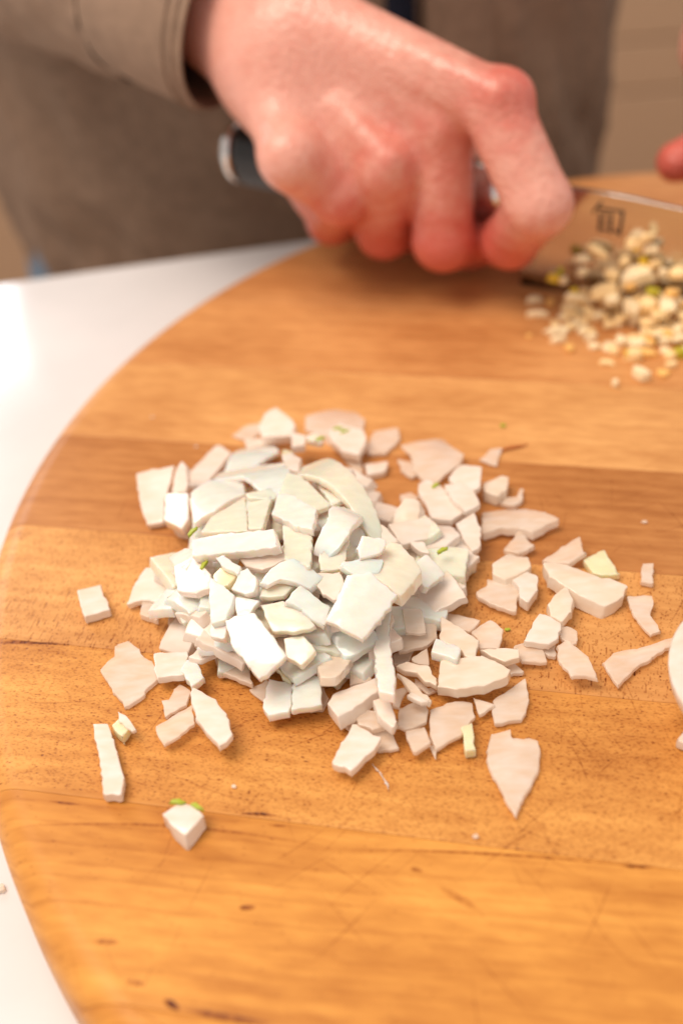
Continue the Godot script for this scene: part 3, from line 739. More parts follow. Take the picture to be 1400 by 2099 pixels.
	piece("onion_piece", "thin onion edge behind the upright long white bar", Vector3(22.1, 8.2, 30.5), 0.02, -0.03, 1.7, 0.000, 0, 5, [-0.7, -3.7, 1.2, -2.5, 0.1, 2.5, -0.6, 3.6])
	piece("onion_piece", "onion triangle between the sloping slab and the upright bar", Vector3(13.0, 4.0, 42.8), -0.04, -0.07, 1.3, 0.000, 0, 2, [-1.4, -5.8, 3.7, 2.0, -2.3, 3.6])
	piece("onion_piece", "shaded onion piece just behind the upright bar", Vector3(16.0, 5.0, 36.7), -0.02, -0.08, 1.3, 0.000, 0, 2, [-2.3, 0.4, 1.9, -7.6, 1.6, 3.0, -1.2, 4.0])
	piece("onion_petal", "translucent onion petal with pale veins beside the largest white square", Vector3(31.6, 4.9, 21.8), -0.05, -0.07, 1.1, 0.032, 60, 2, [-6.5, -2.1, -2.0, -4.5, 2.4, -6.2, 5.9, 0.5, 4.9, 5.4, 2.1, 5.3, -1.1, 0.7, -5.8, 0.5])
	piece("onion_piece", "small square onion window laid over the veined petal", Vector3(28.1, 6.9, 28.7), -0.04, -0.02, 1.1, 0.000, 0, 2, [-2.6, -4.4, 2.3, -4.4, 2.7, 4.7, -2.4, 4.0])
	piece("onion_piece", "broad translucent onion piece under the small square window", Vector3(28.5, 4.0, 30.7), 0.01, 0.04, 1.3, 0.000, 0, 2, [-6.2, -0.8, -3.1, -3.9, 2.6, -5.2, 5.2, -3.5, 5.0, 2.0, 1.5, 4.9, -4.9, 6.1])
	piece("onion_piece", "dim translucent onion strip under the broad piece right of the upright bar", Vector3(24.5, 0.9, 35.2), 0.00, -0.01, 1.1, 0.000, 0, 2, [-2.4, -1.2, 3.1, -3.1, 1.7, 1.7, -2.4, 2.5])
	piece("onion_piece", "thin translucent onion strip behind a pointed cream piece", Vector3(39.7, 1.9, 25.3), 0.06, 0.04, 1.1, 0.000, 0, 2, [-3.9, -4.8, 5.9, 0.2, 2.5, 4.5, -0.4, 1.9, -4.2, -2.0])
	piece("onion_piece", "pointed cream onion piece in the right scatter, above the small white brick", Vector3(38.7, 5.5, 36.2), -0.00, 0.02, 2.2, 0.000, 0, 5, [-3.6, -9.4, 0.1, -5.6, 4.8, 0.3, 3.0, 6.5, 0.5, 5.5, -0.1, 2.9, -5.0, -0.8])
	piece("onion_piece", "rounded translucent onion piece right of the pointed cream one", Vector3(45.9, 4.1, 33.5), 0.00, -0.05, 1.5, 0.000, 0, 2, [-4.0, -1.8, 1.6, -5.5, 4.5, -2.1, 2.4, 4.4, -2.5, 3.9, -2.1, 0.9])
	piece("onion_piece", "small bright white onion brick above the thick slab", Vector3(34.8, 6.8, 40.4), 0.02, 0.08, 2.8, 0.000, 0, 0, [-2.1, -4.6, 3.7, 0.0, 2.3, 4.2, -3.9, 0.3])
	piece("onion_strip", "slim pale onion bar above the thick slab's right end", Vector3(48.5, 4.5, 40.6), 0.04, -0.05, 2.2, 0.000, 0, 5, [-5.2, -2.1, -0.8, -1.8, 4.5, -1.3, 4.2, 1.9, -0.2, 2.7, -2.5, 0.6])
	piece("onion_piece", "flat onion piece right of the slim pale bar", Vector3(55.8, 2.0, 38.2), -0.06, 0.07, 1.3, 0.000, 0, 2, [-3.9, -2.4, -1.0, -3.6, 3.6, -1.3, 3.9, 4.1, -2.6, 3.1])
	piece("onion_piece", "small onion splinter beside the thick slab's right tip", Vector3(51.2, 1.0, 42.1), 0.02, 0.01, 1.3, 0.000, 0, 2, [-1.9, -1.6, -0.0, -2.0, 2.5, 1.7, -0.6, 1.9])
	piece("onion_strip", "thick boat-shaped onion slab, largest in the right scatter", Vector3(40.3, 5.1, 47.0), 0.04, -0.06, 3.4, 0.000, 0, 5, [-7.0, -4.6, -2.0, -4.8, 3.3, -4.6, 6.4, -2.1, 9.1, 0.5, 8.3, 2.7, 2.8, 4.7, -4.2, 5.1, -8.8, 3.4, -7.9, -0.7])
	piece("onion_strip", "curved onion strip ending at the left of the thick slab", Vector3(27.7, 4.4, 44.9), 0.05, -0.05, 2.0, 0.000, 0, 5, [-5.2, -3.2, -2.7, -4.3, 2.5, -2.0, 4.1, 2.8, 3.9, 4.8, 1.5, 3.0, -0.4, -0.1, -3.8, -1.2])
	piece("onion_piece", "onion triangle standing between the curved strip and the white brick", Vector3(28.7, 4.0, 39.3), -0.06, -0.41, 1.3, 0.000, 0, 2, [-2.6, -0.3, 1.9, -3.0, 2.1, 1.8, -1.4, 1.4])
	piece("onion_strip", "thin curled onion thread piece right of the upright bar", Vector3(26.1, 6.1, 51.4), -0.08, 0.06, 1.4, 0.000, 0, 5, [-3.8, -5.9, -1.2, -3.6, 3.7, 3.9, 2.7, 5.1, -1.5, 0.1])
	piece("onion_piece", "short onion splinter below the thin curled thread piece", Vector3(26.4, 7.1, 55.1), -0.05, 0.04, 1.4, 0.000, 0, 3, [-2.5, -1.1, -1.1, -1.9, 2.8, 1.3, 0.7, 1.6])
	piece("onion_piece", "dim onion flake in the shade left of the thick slab", Vector3(28.9, 0.8, 45.8), 0.00, 0.01, 0.8, 0.000, 0, 2, [-2.3, -3.3, 0.9, 0.1, 2.9, 1.5, 0.6, 2.5, -2.1, -0.8])
	piece("onion_piece", "onion square at the heap's right back, beside a cream nub", Vector3(48.8, 6.5, -28.7), 0.02, -0.13, 2.2, 0.000, 0, 3, [-5.0, -1.4, -0.9, -6.0, 5.4, -4.3, 3.7, 4.0, 1.0, 6.1, -4.2, 1.3])
	piece("onion_piece", "rounded onion piece in front of the right back square", Vector3(46.7, 7.5, -19.4), -0.02, -0.00, 2.2, 0.000, 0, 3, [-4.7, -5.6, 0.0, -6.1, 3.5, -1.9, 4.3, 4.7, -0.0, 7.5, -3.2, 1.2])
	piece("onion_piece", "broad pale onion piece with a green shoot in its notch", Vector3(39.6, 5.5, -20.9), -0.03, 0.04, 2.2, 0.000, 0, 3, [-4.5, -8.1, -2.1, -11.0, 2.1, -6.4, 5.5, -0.0, 6.9, 7.0, 3.0, 10.4, -2.5, 8.9, -3.5, 2.1, -5.2, -4.1], [0.1, -6.6, 60])
	piece("onion_piece", "pink onion sliver at the foot of the long cream petal", Vector3(32.3, 1.0, -29.4), -0.01, 0.01, 1.3, 0.000, 0, 2, [-2.8, -1.5, 0.9, -2.6, 2.7, 0.6, 1.7, 2.0, -2.5, 1.5])
	piece("onion_piece", "barrel-shaped white onion chunk right of the long cream petal", Vector3(29.9, 8.9, -8.8), 0.03, -0.34, 5.0, 0.080, 100, 5, [-4.2, -2.1, -0.3, -6.7, 4.9, -5.4, 4.0, 0.2, 1.8, 5.2, -1.1, 6.1, -5.2, 2.4])
	piece("onion_piece", "flat onion piece at the heap's right edge, at the root of the long side petal", Vector3(46.9, 6.5, -3.8), -0.01, -0.06, 2.2, 0.000, 0, 3, [-3.5, -4.5, 2.0, -8.1, 2.9, -2.2, 1.8, 5.8, -0.6, 7.2, -2.6, 1.4])
	piece("onion_piece", "ridged onion piece in front of the barrel-shaped chunk", Vector3(36.7, 8.8, -1.1), -0.05, 0.05, 2.8, 0.064, 10, 3, [-3.9, -1.6, 1.1, -6.9, 5.4, -5.6, 6.8, 1.0, 1.9, 5.2, -3.5, 4.8, -7.6, 2.7])
	piece("onion_piece", "onion square at the heap's right front edge above the ledge", Vector3(43.8, 5.5, 3.3), -0.02, -0.05, 2.2, 0.000, 0, 3, [-4.5, -2.9, 0.1, -6.2, 2.5, 0.2, 4.2, 1.9, 0.7, 5.5, -3.1, 1.3])
	piece("onion_piece", "onion block under the right front square", Vector3(41.2, 2.8, 6.6), 0.06, 0.01, 2.8, 0.000, 0, 5, [-3.1, -3.2, -0.1, -5.2, 4.2, -0.2, 3.3, 2.9, -0.1, 4.0, -4.2, 1.6])
	piece("onion_strip", "long cream onion ledge running off the big curved block", Vector3(33.0, 6.8, 7.1), 0.02, 0.06, 2.8, 0.000, 0, 5, [-6.5, -8.7, -1.9, -4.3, 2.7, -1.7, 5.2, 4.8, 1.3, 6.4, -1.0, 3.0])
	piece("onion_piece", "small white onion tip above the cream ledge, by a green speck", Vector3(32.1, 11.5, 6.3), 0.03, -0.04, 2.2, 0.000, 0, 3, [-3.1, -2.9, 1.1, -1.8, 2.3, 2.7, -0.3, 1.9], [5.5, 2.4, 40])
	piece("onion_piece", "tiny onion bit behind the ridged piece", Vector3(35.1, 6.2, -9.6), -0.08, 0.01, 1.7, 0.000, 0, 5, [-0.9, -1.4, 2.0, -2.2, 0.5, 1.4, -1.6, 2.2])
	piece("onion_petal", "long tapered onion petal pointing away from the heap to the right", Vector3(60.9, 2.7, -12.5), 0.03, 0.05, 2.5, 0.048, 0, 2, [-8.9, -6.2, -4.5, -6.9, 3.5, -5.9, 8.6, -2.1, 11.8, 1.9, 3.7, 6.2, 0.6, 4.3, -4.9, 3.3, -10.2, 4.8])
	piece("onion_piece", "cream onion nub behind the long tapered side petal", Vector3(57.5, 2.4, -28.5), -0.01, 0.01, 3.9, 0.000, 0, 5, [-3.7, -1.0, -1.5, -2.2, 2.2, -4.3, 4.4, -3.6, 2.8, 2.7, -0.5, 5.2, -3.7, 2.9])
	piece("onion_piece", "hook-shaped onion curl beside the cream nub", Vector3(62.5, 1.2, -24.9), 0.02, -0.01, 1.7, 0.000, 0, 2, [-4.6, 2.1, -2.2, -0.4, 0.7, 0.0, 2.3, -4.1, 3.1, -3.5, 1.8, 2.1, -1.0, 3.6])
	piece("onion_piece", "thin pinkish onion flake behind the heap with a brown skin thread at its corner", Vector3(59.4, 0.7, -47.5), -0.01, -0.00, 0.6, 0.000, 0, 2, [-4.1, 1.7, 0.1, -3.6, 3.5, -3.7, 0.6, 5.4])
	piece("onion_piece", "brownish-pink onion triangle below the long side petal", Vector3(60.5, 2.2, -2.0), 0.01, 0.08, 1.7, 0.000, 0, 2, [-5.3, 1.5, 0.6, -7.3, 3.8, 0.5, 1.9, 1.6, -0.9, 3.6])
	piece("onion_piece", "lumpy cream onion chunk below the brownish triangle", Vector3(56.6, 3.4, 7.7), 0.01, 0.06, 3.9, 0.064, 0, 5, [-5.6, -0.4, 0.2, -7.7, 1.8, -3.8, 4.4, -3.0, 4.7, 1.1, 3.2, 3.5, -2.6, 6.1, -6.0, 3.9])
	piece("onion_piece", "fish-shaped onion piece in front of the lumpy cream chunk", Vector3(50.9, 2.2, 16.2), 0.02, -0.00, 1.7, 0.000, 0, 2, [-5.3, -1.1, -2.1, -3.1, -1.5, -5.8, 3.9, -3.8, 6.1, -0.7, 3.9, 7.8, -0.7, 4.9, -4.4, 1.3])
	piece("onion_piece", "whitish onion chunk touching the fish-shaped piece, a wisp at its corner", Vector3(58.5, 3.1, 16.4), -0.03, -0.02, 3.4, 0.000, 0, 3, [-3.3, -2.9, 1.4, -5.7, 4.1, -3.9, 2.7, 2.2, -0.6, 6.1, -2.3, 4.1, -1.9, -0.1])
	piece("onion_piece", "tilted flat onion rectangle resting on the trough-shaped piece", Vector3(72.2, 3.2, 3.5), 0.14, 0.05, 1.7, 0.000, 0, 2, [-7.5, 1.6, -1.5, -2.4, 4.5, -6.1, 4.4, -2.3, 4.7, 1.2, -0.4, 5.0, -4.2, 2.9])
	piece("onion_strip", "long trough-shaped onion piece, yellowish at one end", Vector3(73.8, 3.4, 16.2), -0.06, -0.05, 3.9, 0.048, 25, 5, [-9.5, -7.6, -6.1, -8.3, -1.3, -5.4, 5.1, -0.7, 6.4, -1.3, 10.9, 2.1, 8.7, 6.5, 3.6, 9.6, -3.0, 4.8, -6.3, 1.3, -9.0, -1.7])
	piece("onion_piece", "cream kite-shaped onion piece behind the trough-shaped one", Vector3(79.9, 1.5, 7.6), 0.01, -0.01, 2.2, 0.000, 0, 4, [-3.8, -2.4, -0.7, -4.2, 2.6, -6.0, 4.5, 4.6, -0.2, 4.6, -2.3, 3.1])
	piece("onion_piece", "small lone upright onion rectangle farthest right on the board", Vector3(91.9, 1.2, 11.8), -0.01, -0.01, 1.7, 0.000, 0, 2, [-0.4, -4.0, 2.8, -3.7, 0.3, 4.4, -2.6, 3.2])
	piece("onion_petal", "onion funnel-shaped scrap with a thin curled tail", Vector3(87.3, 1.9, 27.4), -0.07, -0.01, 1.1, 0.000, 0, 2, [-3.1, -6.6, 3.3, -6.6, 3.1, -3.5, 1.1, 0.4, 2.3, 6.6, -0.8, 8.1, -2.6, 2.5, -3.2, -1.4])
	piece("onion_piece", "teardrop onion piece with its point on the trough-shaped piece", Vector3(66.3, 3.8, 24.3), 0.05, -0.01, 2.8, 0.048, 80, 5, [3.4, -7.3, 3.6, -1.4, 2.0, 3.4, -1.3, 6.5, -3.8, 3.1, -3.3, -0.8, -0.5, -3.8])
	piece("onion_piece", "small translucent onion corner beside the large right square", Vector3(66.8, 2.0, 33.3), -0.01, -0.08, 1.3, 0.000, 0, 2, [-2.1, -3.1, 0.6, -2.9, 2.3, -0.9, 1.5, 2.3, 0.1, 3.5, -2.5, 1.0])
	piece("onion_piece", "large smooth onion square in the far right scatter", Vector3(60.3, 4.0, 32.9), -0.04, -0.07, 2.2, 0.000, 0, 3, [-0.2, -5.6, 1.6, -4.7, 4.6, -1.6, 2.8, 3.4, 0.2, 5.2, -5.6, 3.6, -3.4, -0.6])
	piece("onion_piece", "dim onion strip under the large right square", Vector3(60.9, 1.0, 37.0), -0.02, 0.01, 1.3, 0.000, 0, 2, [-3.2, -2.0, 2.3, -2.3, 1.4, 2.0, -0.5, 2.3])
	piece("onion_petal", "bent onion petal with a sharp point, hooked over the large right square", Vector3(65.9, 4.5, 43.9), 0.03, 0.05, 1.3, 0.048, 130, 2, [-3.2, -6.6, -0.4, -7.9, 0.8, -4.6, 3.2, -0.1, 4.4, 6.6, 1.3, 5.6, -2.1, 5.9, -4.0, 0.5])
	piece("onion_petal", "long fan-shaped onion petal tapering to the sliced onion half", Vector3(82.0, 1.5, 41.9), -0.01, -0.01, 1.3, 0.032, -30, 2, [-9.1, 1.2, -5.3, -2.3, 0.2, -2.9, 5.9, -4.5, 13.1, -6.8, 9.9, -3.6, 3.5, 0.6, -1.8, 3.7, -7.2, 9.3, -8.4, 4.6])
	piece("onion_piece", "white onion tip peeking out in front of the sliced onion half", Vector3(85.7, 1.8, 68.9), 0.02, -0.00, 2.8, 0.000, 0, 3, [-2.2, 0.8, 0.5, -1.8, 1.4, -1.5, 0.3, 2.4])
	# what the heap rests on: dice buried under the pieces above
	for i in 95:
		var a := rng.randf() * TAU
		var r := sqrt(rng.randf()) * 0.68
		var dx := cos(a) * r * 56.0
		var dz := sin(a) * r * (48.0 if sin(a) > 0 else 78.0) * 0.85
		var top := 23.0 * (1.0 - r * r) - 4.2
		if top < 3.0: continue
		var h := rng.randf_range(2.0, top)
		if i % 2 == 0 and r < 0.6: h = top
		var w := rng.randf_range(3.6, 6.5)
		var l := rng.randf_range(4.0, 7.5)
		var o := obj("onion_piece", slab([-l, -w * 0.9, l * 0.9, -w, l, w * 0.85, -l * 0.85, w], rng.randf_range(2.2, 3.4), rng.randf_range(0.01, 0.06), rng.randf() * 180.0, i), onion_mats[[0, 1, 3][i % 3]])
		placed(o, Vector3(2.2 + dx, h, 11.9 + dz), rng.randf_range(-0.35, 0.35), rng.randf_range(-0.35, 0.35))
		o.rotate_object_local(Vector3.UP, rng.randf() * TAU)
		tag(o, "onion dice mostly buried beneath the other pieces of the heap", "onion piece", "buried onion dice")
	# sliced half at the frame's edge
	var half := base("onion_half", Vector3(0.1086, 0.0, 0.0653))
	tag(half, "sliced onion half lying cut face up at the right edge of the frame", "onion half")
	half.rotation = Vector3(0.05, 0.3, 0.06)
	for k in 5:
		var ro := 25.0 - k * 4.6
		var ri := ro - 4.1
		var prof := [Vector2(18.0 - k * 0.25, ri), Vector2(18.4 - k * 0.25, ri + 0.4), Vector2(18.4 - k * 0.25, ro - 0.5), Vector2(18.0 - k * 0.25, ro)]
		for q in range(1, 10):
			var b := q * PI / 20.0
			prof.append(Vector2(18.0 - 17.4 * sin(b) * (1.0 - k * 0.12), maxf(ro * cos(b), 0.2)))
		for q in range(9, 0, -1):
			var b := q * PI / 20.0
			prof.append(Vector2(18.0 - 14.0 * sin(b) * (1.0 - k * 0.12), maxf(ri * cos(b), 0.15)))
		prof.append(prof[0])
		var rows := []
		for p in prof:
			var row := []
			for s in 56:
				var a := TAU * s / 56.0
				row.append(Vector3(p.y * cos(a) * 0.001 + 0.0004 * sin(3 * a + k), p.x * 0.001 + 0.0003 * sin(5 * a + k * 2), p.y * sin(a) * 0.00108))
			rows.append(row)
		obj("layer", sheet(rows, true, false), onion_mats[[3, 1, 3, 1, 4][k]], half)

func garlic():
	mince(Vector3(105.6, 17.7, -140.1), 7.8, 5.2, 2.5, 20, 1, "white curved garlic chip at the left of the mince top, on the blade")
	mince(Vector3(109.5, 21.2, -138.5), 10.1, 4.6, 2.5, -45, 0, "cream garlic sliver slanting down beside the white curved chip")
	mince(Vector3(120.8, 26.3, -131.8), 7.3, 5.8, 3.4, 10, 0, "garlic piece with a yellow core high on the mince below the engraved mark")
	mince(Vector3(121.4, 25.4, -131.5), 3.8, 3.7, 3.9, 0, 3, "yellow garlic core on the high piece below the engraved mark")
	mince(Vector3(125.4, 29.7, -129.1), 9.0, 3.7, 2.5, 35, 0, "topmost garlic sliver of the mince, pointing up at the blade")
	mince(Vector3(126.2, 25.3, -128.3), 5.6, 5.8, 2.5, 0, 1, "whitish garlic chip beneath the topmost sliver")
	mince(Vector3(124.6, 19.5, -129.4), 4.5, 4.4, 3.9, 0, 3, "larger yellow garlic core in the middle of the mince top")
	mince(Vector3(127.8, 20.3, -127.8), 6.7, 5.8, 2.5, 30, 0, "cream garlic piece hugging the larger yellow core")
	mince(Vector3(118.6, 18.8, -133.1), 5.6, 4.6, 2.5, 0, 0, "cream garlic chip left of the larger yellow core")
	mince(Vector3(121.6, 16.2, -127.4), 13.4, 7.5, 4.6, -5, 1, "biggest white garlic chunk at the middle of the mince")
	mince(Vector3(130.5, 17.9, -125.0), 5.0, 4.0, 2.5, 0, 1, "greyish white garlic chip right of the biggest chunk")
	mince(Vector3(134.9, 18.1, -122.7), 6.7, 5.8, 2.5, 0, 0, "cream garlic piece near the frame edge right of the greyish chip")
	mince(Vector3(114.4, 15.4, -130.3), 6.7, 4.6, 2.5, 0, 0, "cream garlic piece left of the biggest white chunk")
	mince(Vector3(94.5, 12.4, -137.1), 5.0, 4.4, 3.0, -20, 3, "bright yellow garlic bit alone at the mince's upper left")
	mince(Vector3(104.4, 14.7, -135.3), 4.5, 3.4, 2.5, 0, 1, "pale garlic bit under the white curved chip")
	mince(Vector3(100.8, 10.4, -129.4), 3.6, 2.3, 2.5, 0, 3, "small flat yellow garlic bit above the pale streak")
	mince(Vector3(110.5, 11.8, -126.4), 10.1, 8.0, 3.9, 10, 0, "rounded cream garlic chunk left of the mince's centre")
	mince(Vector3(112.9, 10.4, -122.1), 6.2, 4.6, 2.5, 0, 1, "white garlic chip overlapping the rounded cream chunk")
	mince(Vector3(119.4, 13.6, -124.5), 4.5, 3.4, 2.5, 0, 2, "amber garlic bit under the biggest white chunk")
	mince(Vector3(126.1, 13.3, -119.7), 5.6, 3.9, 2.5, 0, 4, "olive garlic bit in a hollow of the mince")
	mince(Vector3(131.8, 13.8, -117.2), 6.7, 5.8, 2.5, 0, 2, "amber-cream garlic chunk near the frame edge")
	mince(Vector3(118.4, 9.5, -117.6), 10.6, 4.4, 3.4, -70, 1, "upright white garlic stick in the middle of the mince")
	mince(Vector3(123.2, 10.2, -116.2), 7.8, 6.9, 3.4, 0, 0, "cream garlic chunk right of the upright stick")
	mince(Vector3(129.4, 10.9, -113.3), 9.0, 5.8, 2.5, 0, 1, "broad pale garlic chunk near the frame edge")
	mince(Vector3(121.5, 1.3, -121.2), 6.2, 5.8, 2.5, -60, 1, "garlic bit at the foot of the upright stick")
	mince(Vector3(127.3, 1.3, -122.7), 5.0, 4.6, 2.5, 0, 0, "small cream garlic bit below the cream chunk")
	mince(Vector3(126.5, 8.9, -111.5), 6.7, 5.8, 2.5, 0, 0, "cream garlic bit between the broad chunk and the foot of the mince")
	mince(Vector3(108.4, 1.3, -125.4), 10.1, 3.9, 2.5, 5, 0, "flat cream garlic sliver along the mince's front left")
	mince(Vector3(116.1, 1.3, -127.6), 4.0, 3.4, 2.5, 0, 0, "tiny garlic bit above the flat cream sliver's end")
	mince(Vector3(102.7, 1.3, -118.2), 3.1, 2.8, 2.5, 0, 1, "pinkish garlic crumb alone in front of the mince's left")
	mince(Vector3(115.6, 1.3, -120.3), 4.5, 3.7, 2.5, 0, 1, "pale garlic crumb left of the upright stick's foot")
	mince(Vector3(112.6, 1.7, -107.7), 4.7, 5.8, 3.4, 0, 1, "garlic bit with a greenish edge at the mince's front tip")
	mince(Vector3(117.7, 1.7, -103.5), 7.3, 5.2, 3.4, 0, 1, "white domed garlic bit at the mince's front tip")
	mince(Vector3(115.3, 1.7, -97.2), 6.7, 5.8, 3.4, 0, 0, "cream garlic bit nearest the onion heap, under the white domed one")
	mince(Vector3(113.0, 1.5, -98.4), 2.9, 3.4, 3.0, 0, 3, "yellow garlic fleck left of the nearest cream bit")
	mince(Vector3(124.7, 1.5, -112.6), 4.0, 5.3, 3.0, 0, 1, "small white garlic bit right of the upright stick's foot")
	mince(Vector3(127.7, 1.7, -105.4), 7.3, 6.3, 3.4, 0, 1, "off-white garlic chunk at the mince's front right")
	mince(Vector3(134.8, 1.7, -114.2), 5.6, 6.9, 3.4, 0, 0, "cream garlic chunk at the frame edge above the front right chunk")
	mince(Vector3(133.8, 1.3, -105.8), 3.8, 4.1, 2.5, 0, 3, "yellow garlic bit at the frame edge")
	mince(Vector3(130.6, 1.5, -96.9), 5.0, 5.2, 3.0, 0, 4, "green-yellow garlic bit at the frame edge, lowest there")
	mince(Vector3(114.8, 1.6, -85.6), 4.9, 7.5, 3.2, 35, 1, "lone oval white garlic bit in front of the mince")
	mince(Vector3(105.2, 1.3, -82.0), 2.7, 2.8, 2.5, 0, 1, "tiny round garlic crumb, the one nearest the onion heap")
	mince(Vector3(87.9, 1.2, -132.0), 11.8, 3.0, 2.3, -14, 1, "long thin garlic stick farthest left of the mince")
	mince(Vector3(89.3, 1.2, -142.8), 7.3, 3.2, 2.3, 10, 1, "short pale garlic stick behind the long thin one")
	mince(Vector3(94.3, 1.2, -139.6), 3.8, 3.9, 2.3, 0, 2, "amber garlic bit at the end of the short pale stick")
	mince(Vector3(99.4, 1.2, -133.6), 3.4, 5.1, 2.3, 0, 1, "upright pale garlic chip left of the mince's middle")
	mince(Vector3(101.0, 9.4, -127.6), 8.4, 2.8, 2.1, 0, 1, "flat pale garlic streak joining the left sticks to the mince")
	mince(Vector3(97.1, 14.0, -138.4), 2.7, 2.8, 2.5, 0, 4, "olive garlic fleck beside the bright yellow bit")
	mince(Vector3(97.9, 12.4, -134.7), 3.4, 2.3, 2.5, 0, 1, "greyish garlic fleck right of the bright yellow bit")
	mince(Vector3(92.5, 0.6, -120.8), 7.8, 2.3, 0.9, 0, 1, "flat pinkish garlic film below the long thin stick")
	mince(Vector3(102.6, 1.3, -118.3), 2.5, 2.8, 2.5, 0, 1, "small garlic crumb right of the pinkish film")
	mince(Vector3(82.9, 0.7, -117.7), 2.7, 2.1, 1.1, 0, 2, "tiny amber garlic speck farthest left in front")
	# the rest of the mince, packed under and behind those
	for i in 200:
		var u := rng.randf_range(0.012, 0.085)
		var n := 0.005 + absf(rng.randfn(0.0, 0.0125))
		var h := maxf(0.0012, 0.0155 - n * 0.50 - absf(u - 0.05) * 0.14) * rng.randf_range(0.25, 1.0)
		var p := KNIFE_O + Vector3(cos(KNIFE_DIR), 0, sin(KNIFE_DIR)) * u + Vector3(-sin(KNIFE_DIR), 0, cos(KNIFE_DIR)) * n
		mince(Vector3(p.x * 1000, h * 1000, p.z * 1000), rng.randf_range(4.0, 8.0), rng.randf_range(2.8, 5.0), rng.randf_range(1.2, 2.1), rng.randf() * 180, [0, 1, 0, 1, 2, 0, 1, 0, 0, 1][i % 10], "small cream garlic bit in the packed mince against the knife blade", "garlic mince against the blade")

func mince(c: Vector3, l: float, w: float, t: float, ang: float, mat: int, label: String, group := "garlic mince against the blade"):
	l *= 0.5
	w *= 0.5
	var poly := []
	var m := rng.randi_range(5, 7)
	for i in m:
		var a := TAU * i / m
		var f := rng.randf_range(0.6, 1.15)
		poly.append_array([cos(a) * l * f, sin(a) * w * f])
	var o := obj("garlic_bit", slab(poly, t, rng.randf_range(0.0, 0.10), 90, c.x, 0.3, 0.5), garlic_mats[mat])
	var cy := maxf(c.y, t * 0.5 + 0.15)
	placed(o, Vector3(c.x, cy, c.z), rng.randf_range(-0.4, 0.4) * clampf(cy / 6.0, 0.05, 1.0), rng.randf_range(-0.4, 0.4) * clampf(cy / 6.0, 0.05, 1.0))
	o.rotate_object_local(Vector3.UP, deg_to_rad(ang))
	tag(o, label, "garlic bit", group)

func crumbs():
	var th := obj("onion_skin_thread", slab([-5.5, 0.0, -2.0, -0.7, 3.0, -0.5, 5.5, 0.3, 3.0, 0.4, -2.0, 0.3], 0.5, 0.0, 0, 3.0), mats.brown_skin)
	placed(th, Vector3(65.9, 0.6, -51.3), 0.0, 0.0)
	th.rotation.y = 0.25
	tag(th, "thin orange-brown onion skin thread behind the heap", "onion skin")
	var fb := obj("onion_fibre", slab([-4.5, 0.2, -1.5, -0.5, 2.5, -0.35, 4.5, 0.3, 2.0, 0.1, -1.5, 0.0], 0.35, 0.0, 0, 5.0), onion_mats[1])
	placed(fb, Vector3(16.4, 0.4, 71.4), 0.0, 0.0)
	fb.rotation.y = -1.15
	tag(fb, "hair-thin pale onion fibre below the tilted white slab", "onion fibre")
	for q in [[-47.9, 0.5, -84.5, 0, 0.6, "tiny pale onion speck on the board behind the heap's left corner"],
		[-32.4, 0.5, -65.5, 0, 0.6, "tiny pale onion speck just off the heap's back left"],
		[65.2, 0.5, -64.0, 1, 0.9, "tiny green speck on the board behind the heap"],
		[96.9, 0.5, -11.0, 0, 0.8, "tiny yellowish speck on the bare strip right of the heap"],
		[-17.1, 0.5, 71.0, 0, 0.7, "tiny yellowish speck between the lone bar and the tilted slab"],
		[35.4, 0.5, 89.5, 0, 0.8, "tiny pale fleck below the heart-shaped petal"],
		[52.1, 0.5, 27.5, 1, 0.7, "tiny green stain speck in the right scatter"],
		[-75.4, -24.3, 76.0, 2, 1.5, "greenish onion scrap on the white counter beside the board"]]:
		var o := obj("onion_speck", slab([-0.9, -0.5, 0.3, -0.8, 1.0, 0.1, 0.2, 0.8, -0.8, 0.5], 0.7, 0.0, 0, q[0]), green_mat if q[3] == 1 else onion_mats[2])
		placed(o, Vector3(q[0], q[1], q[2]), 0.0, 0.0)
		o.scale = Vector3.ONE * q[4]
		tag(o, q[5], "onion speck")

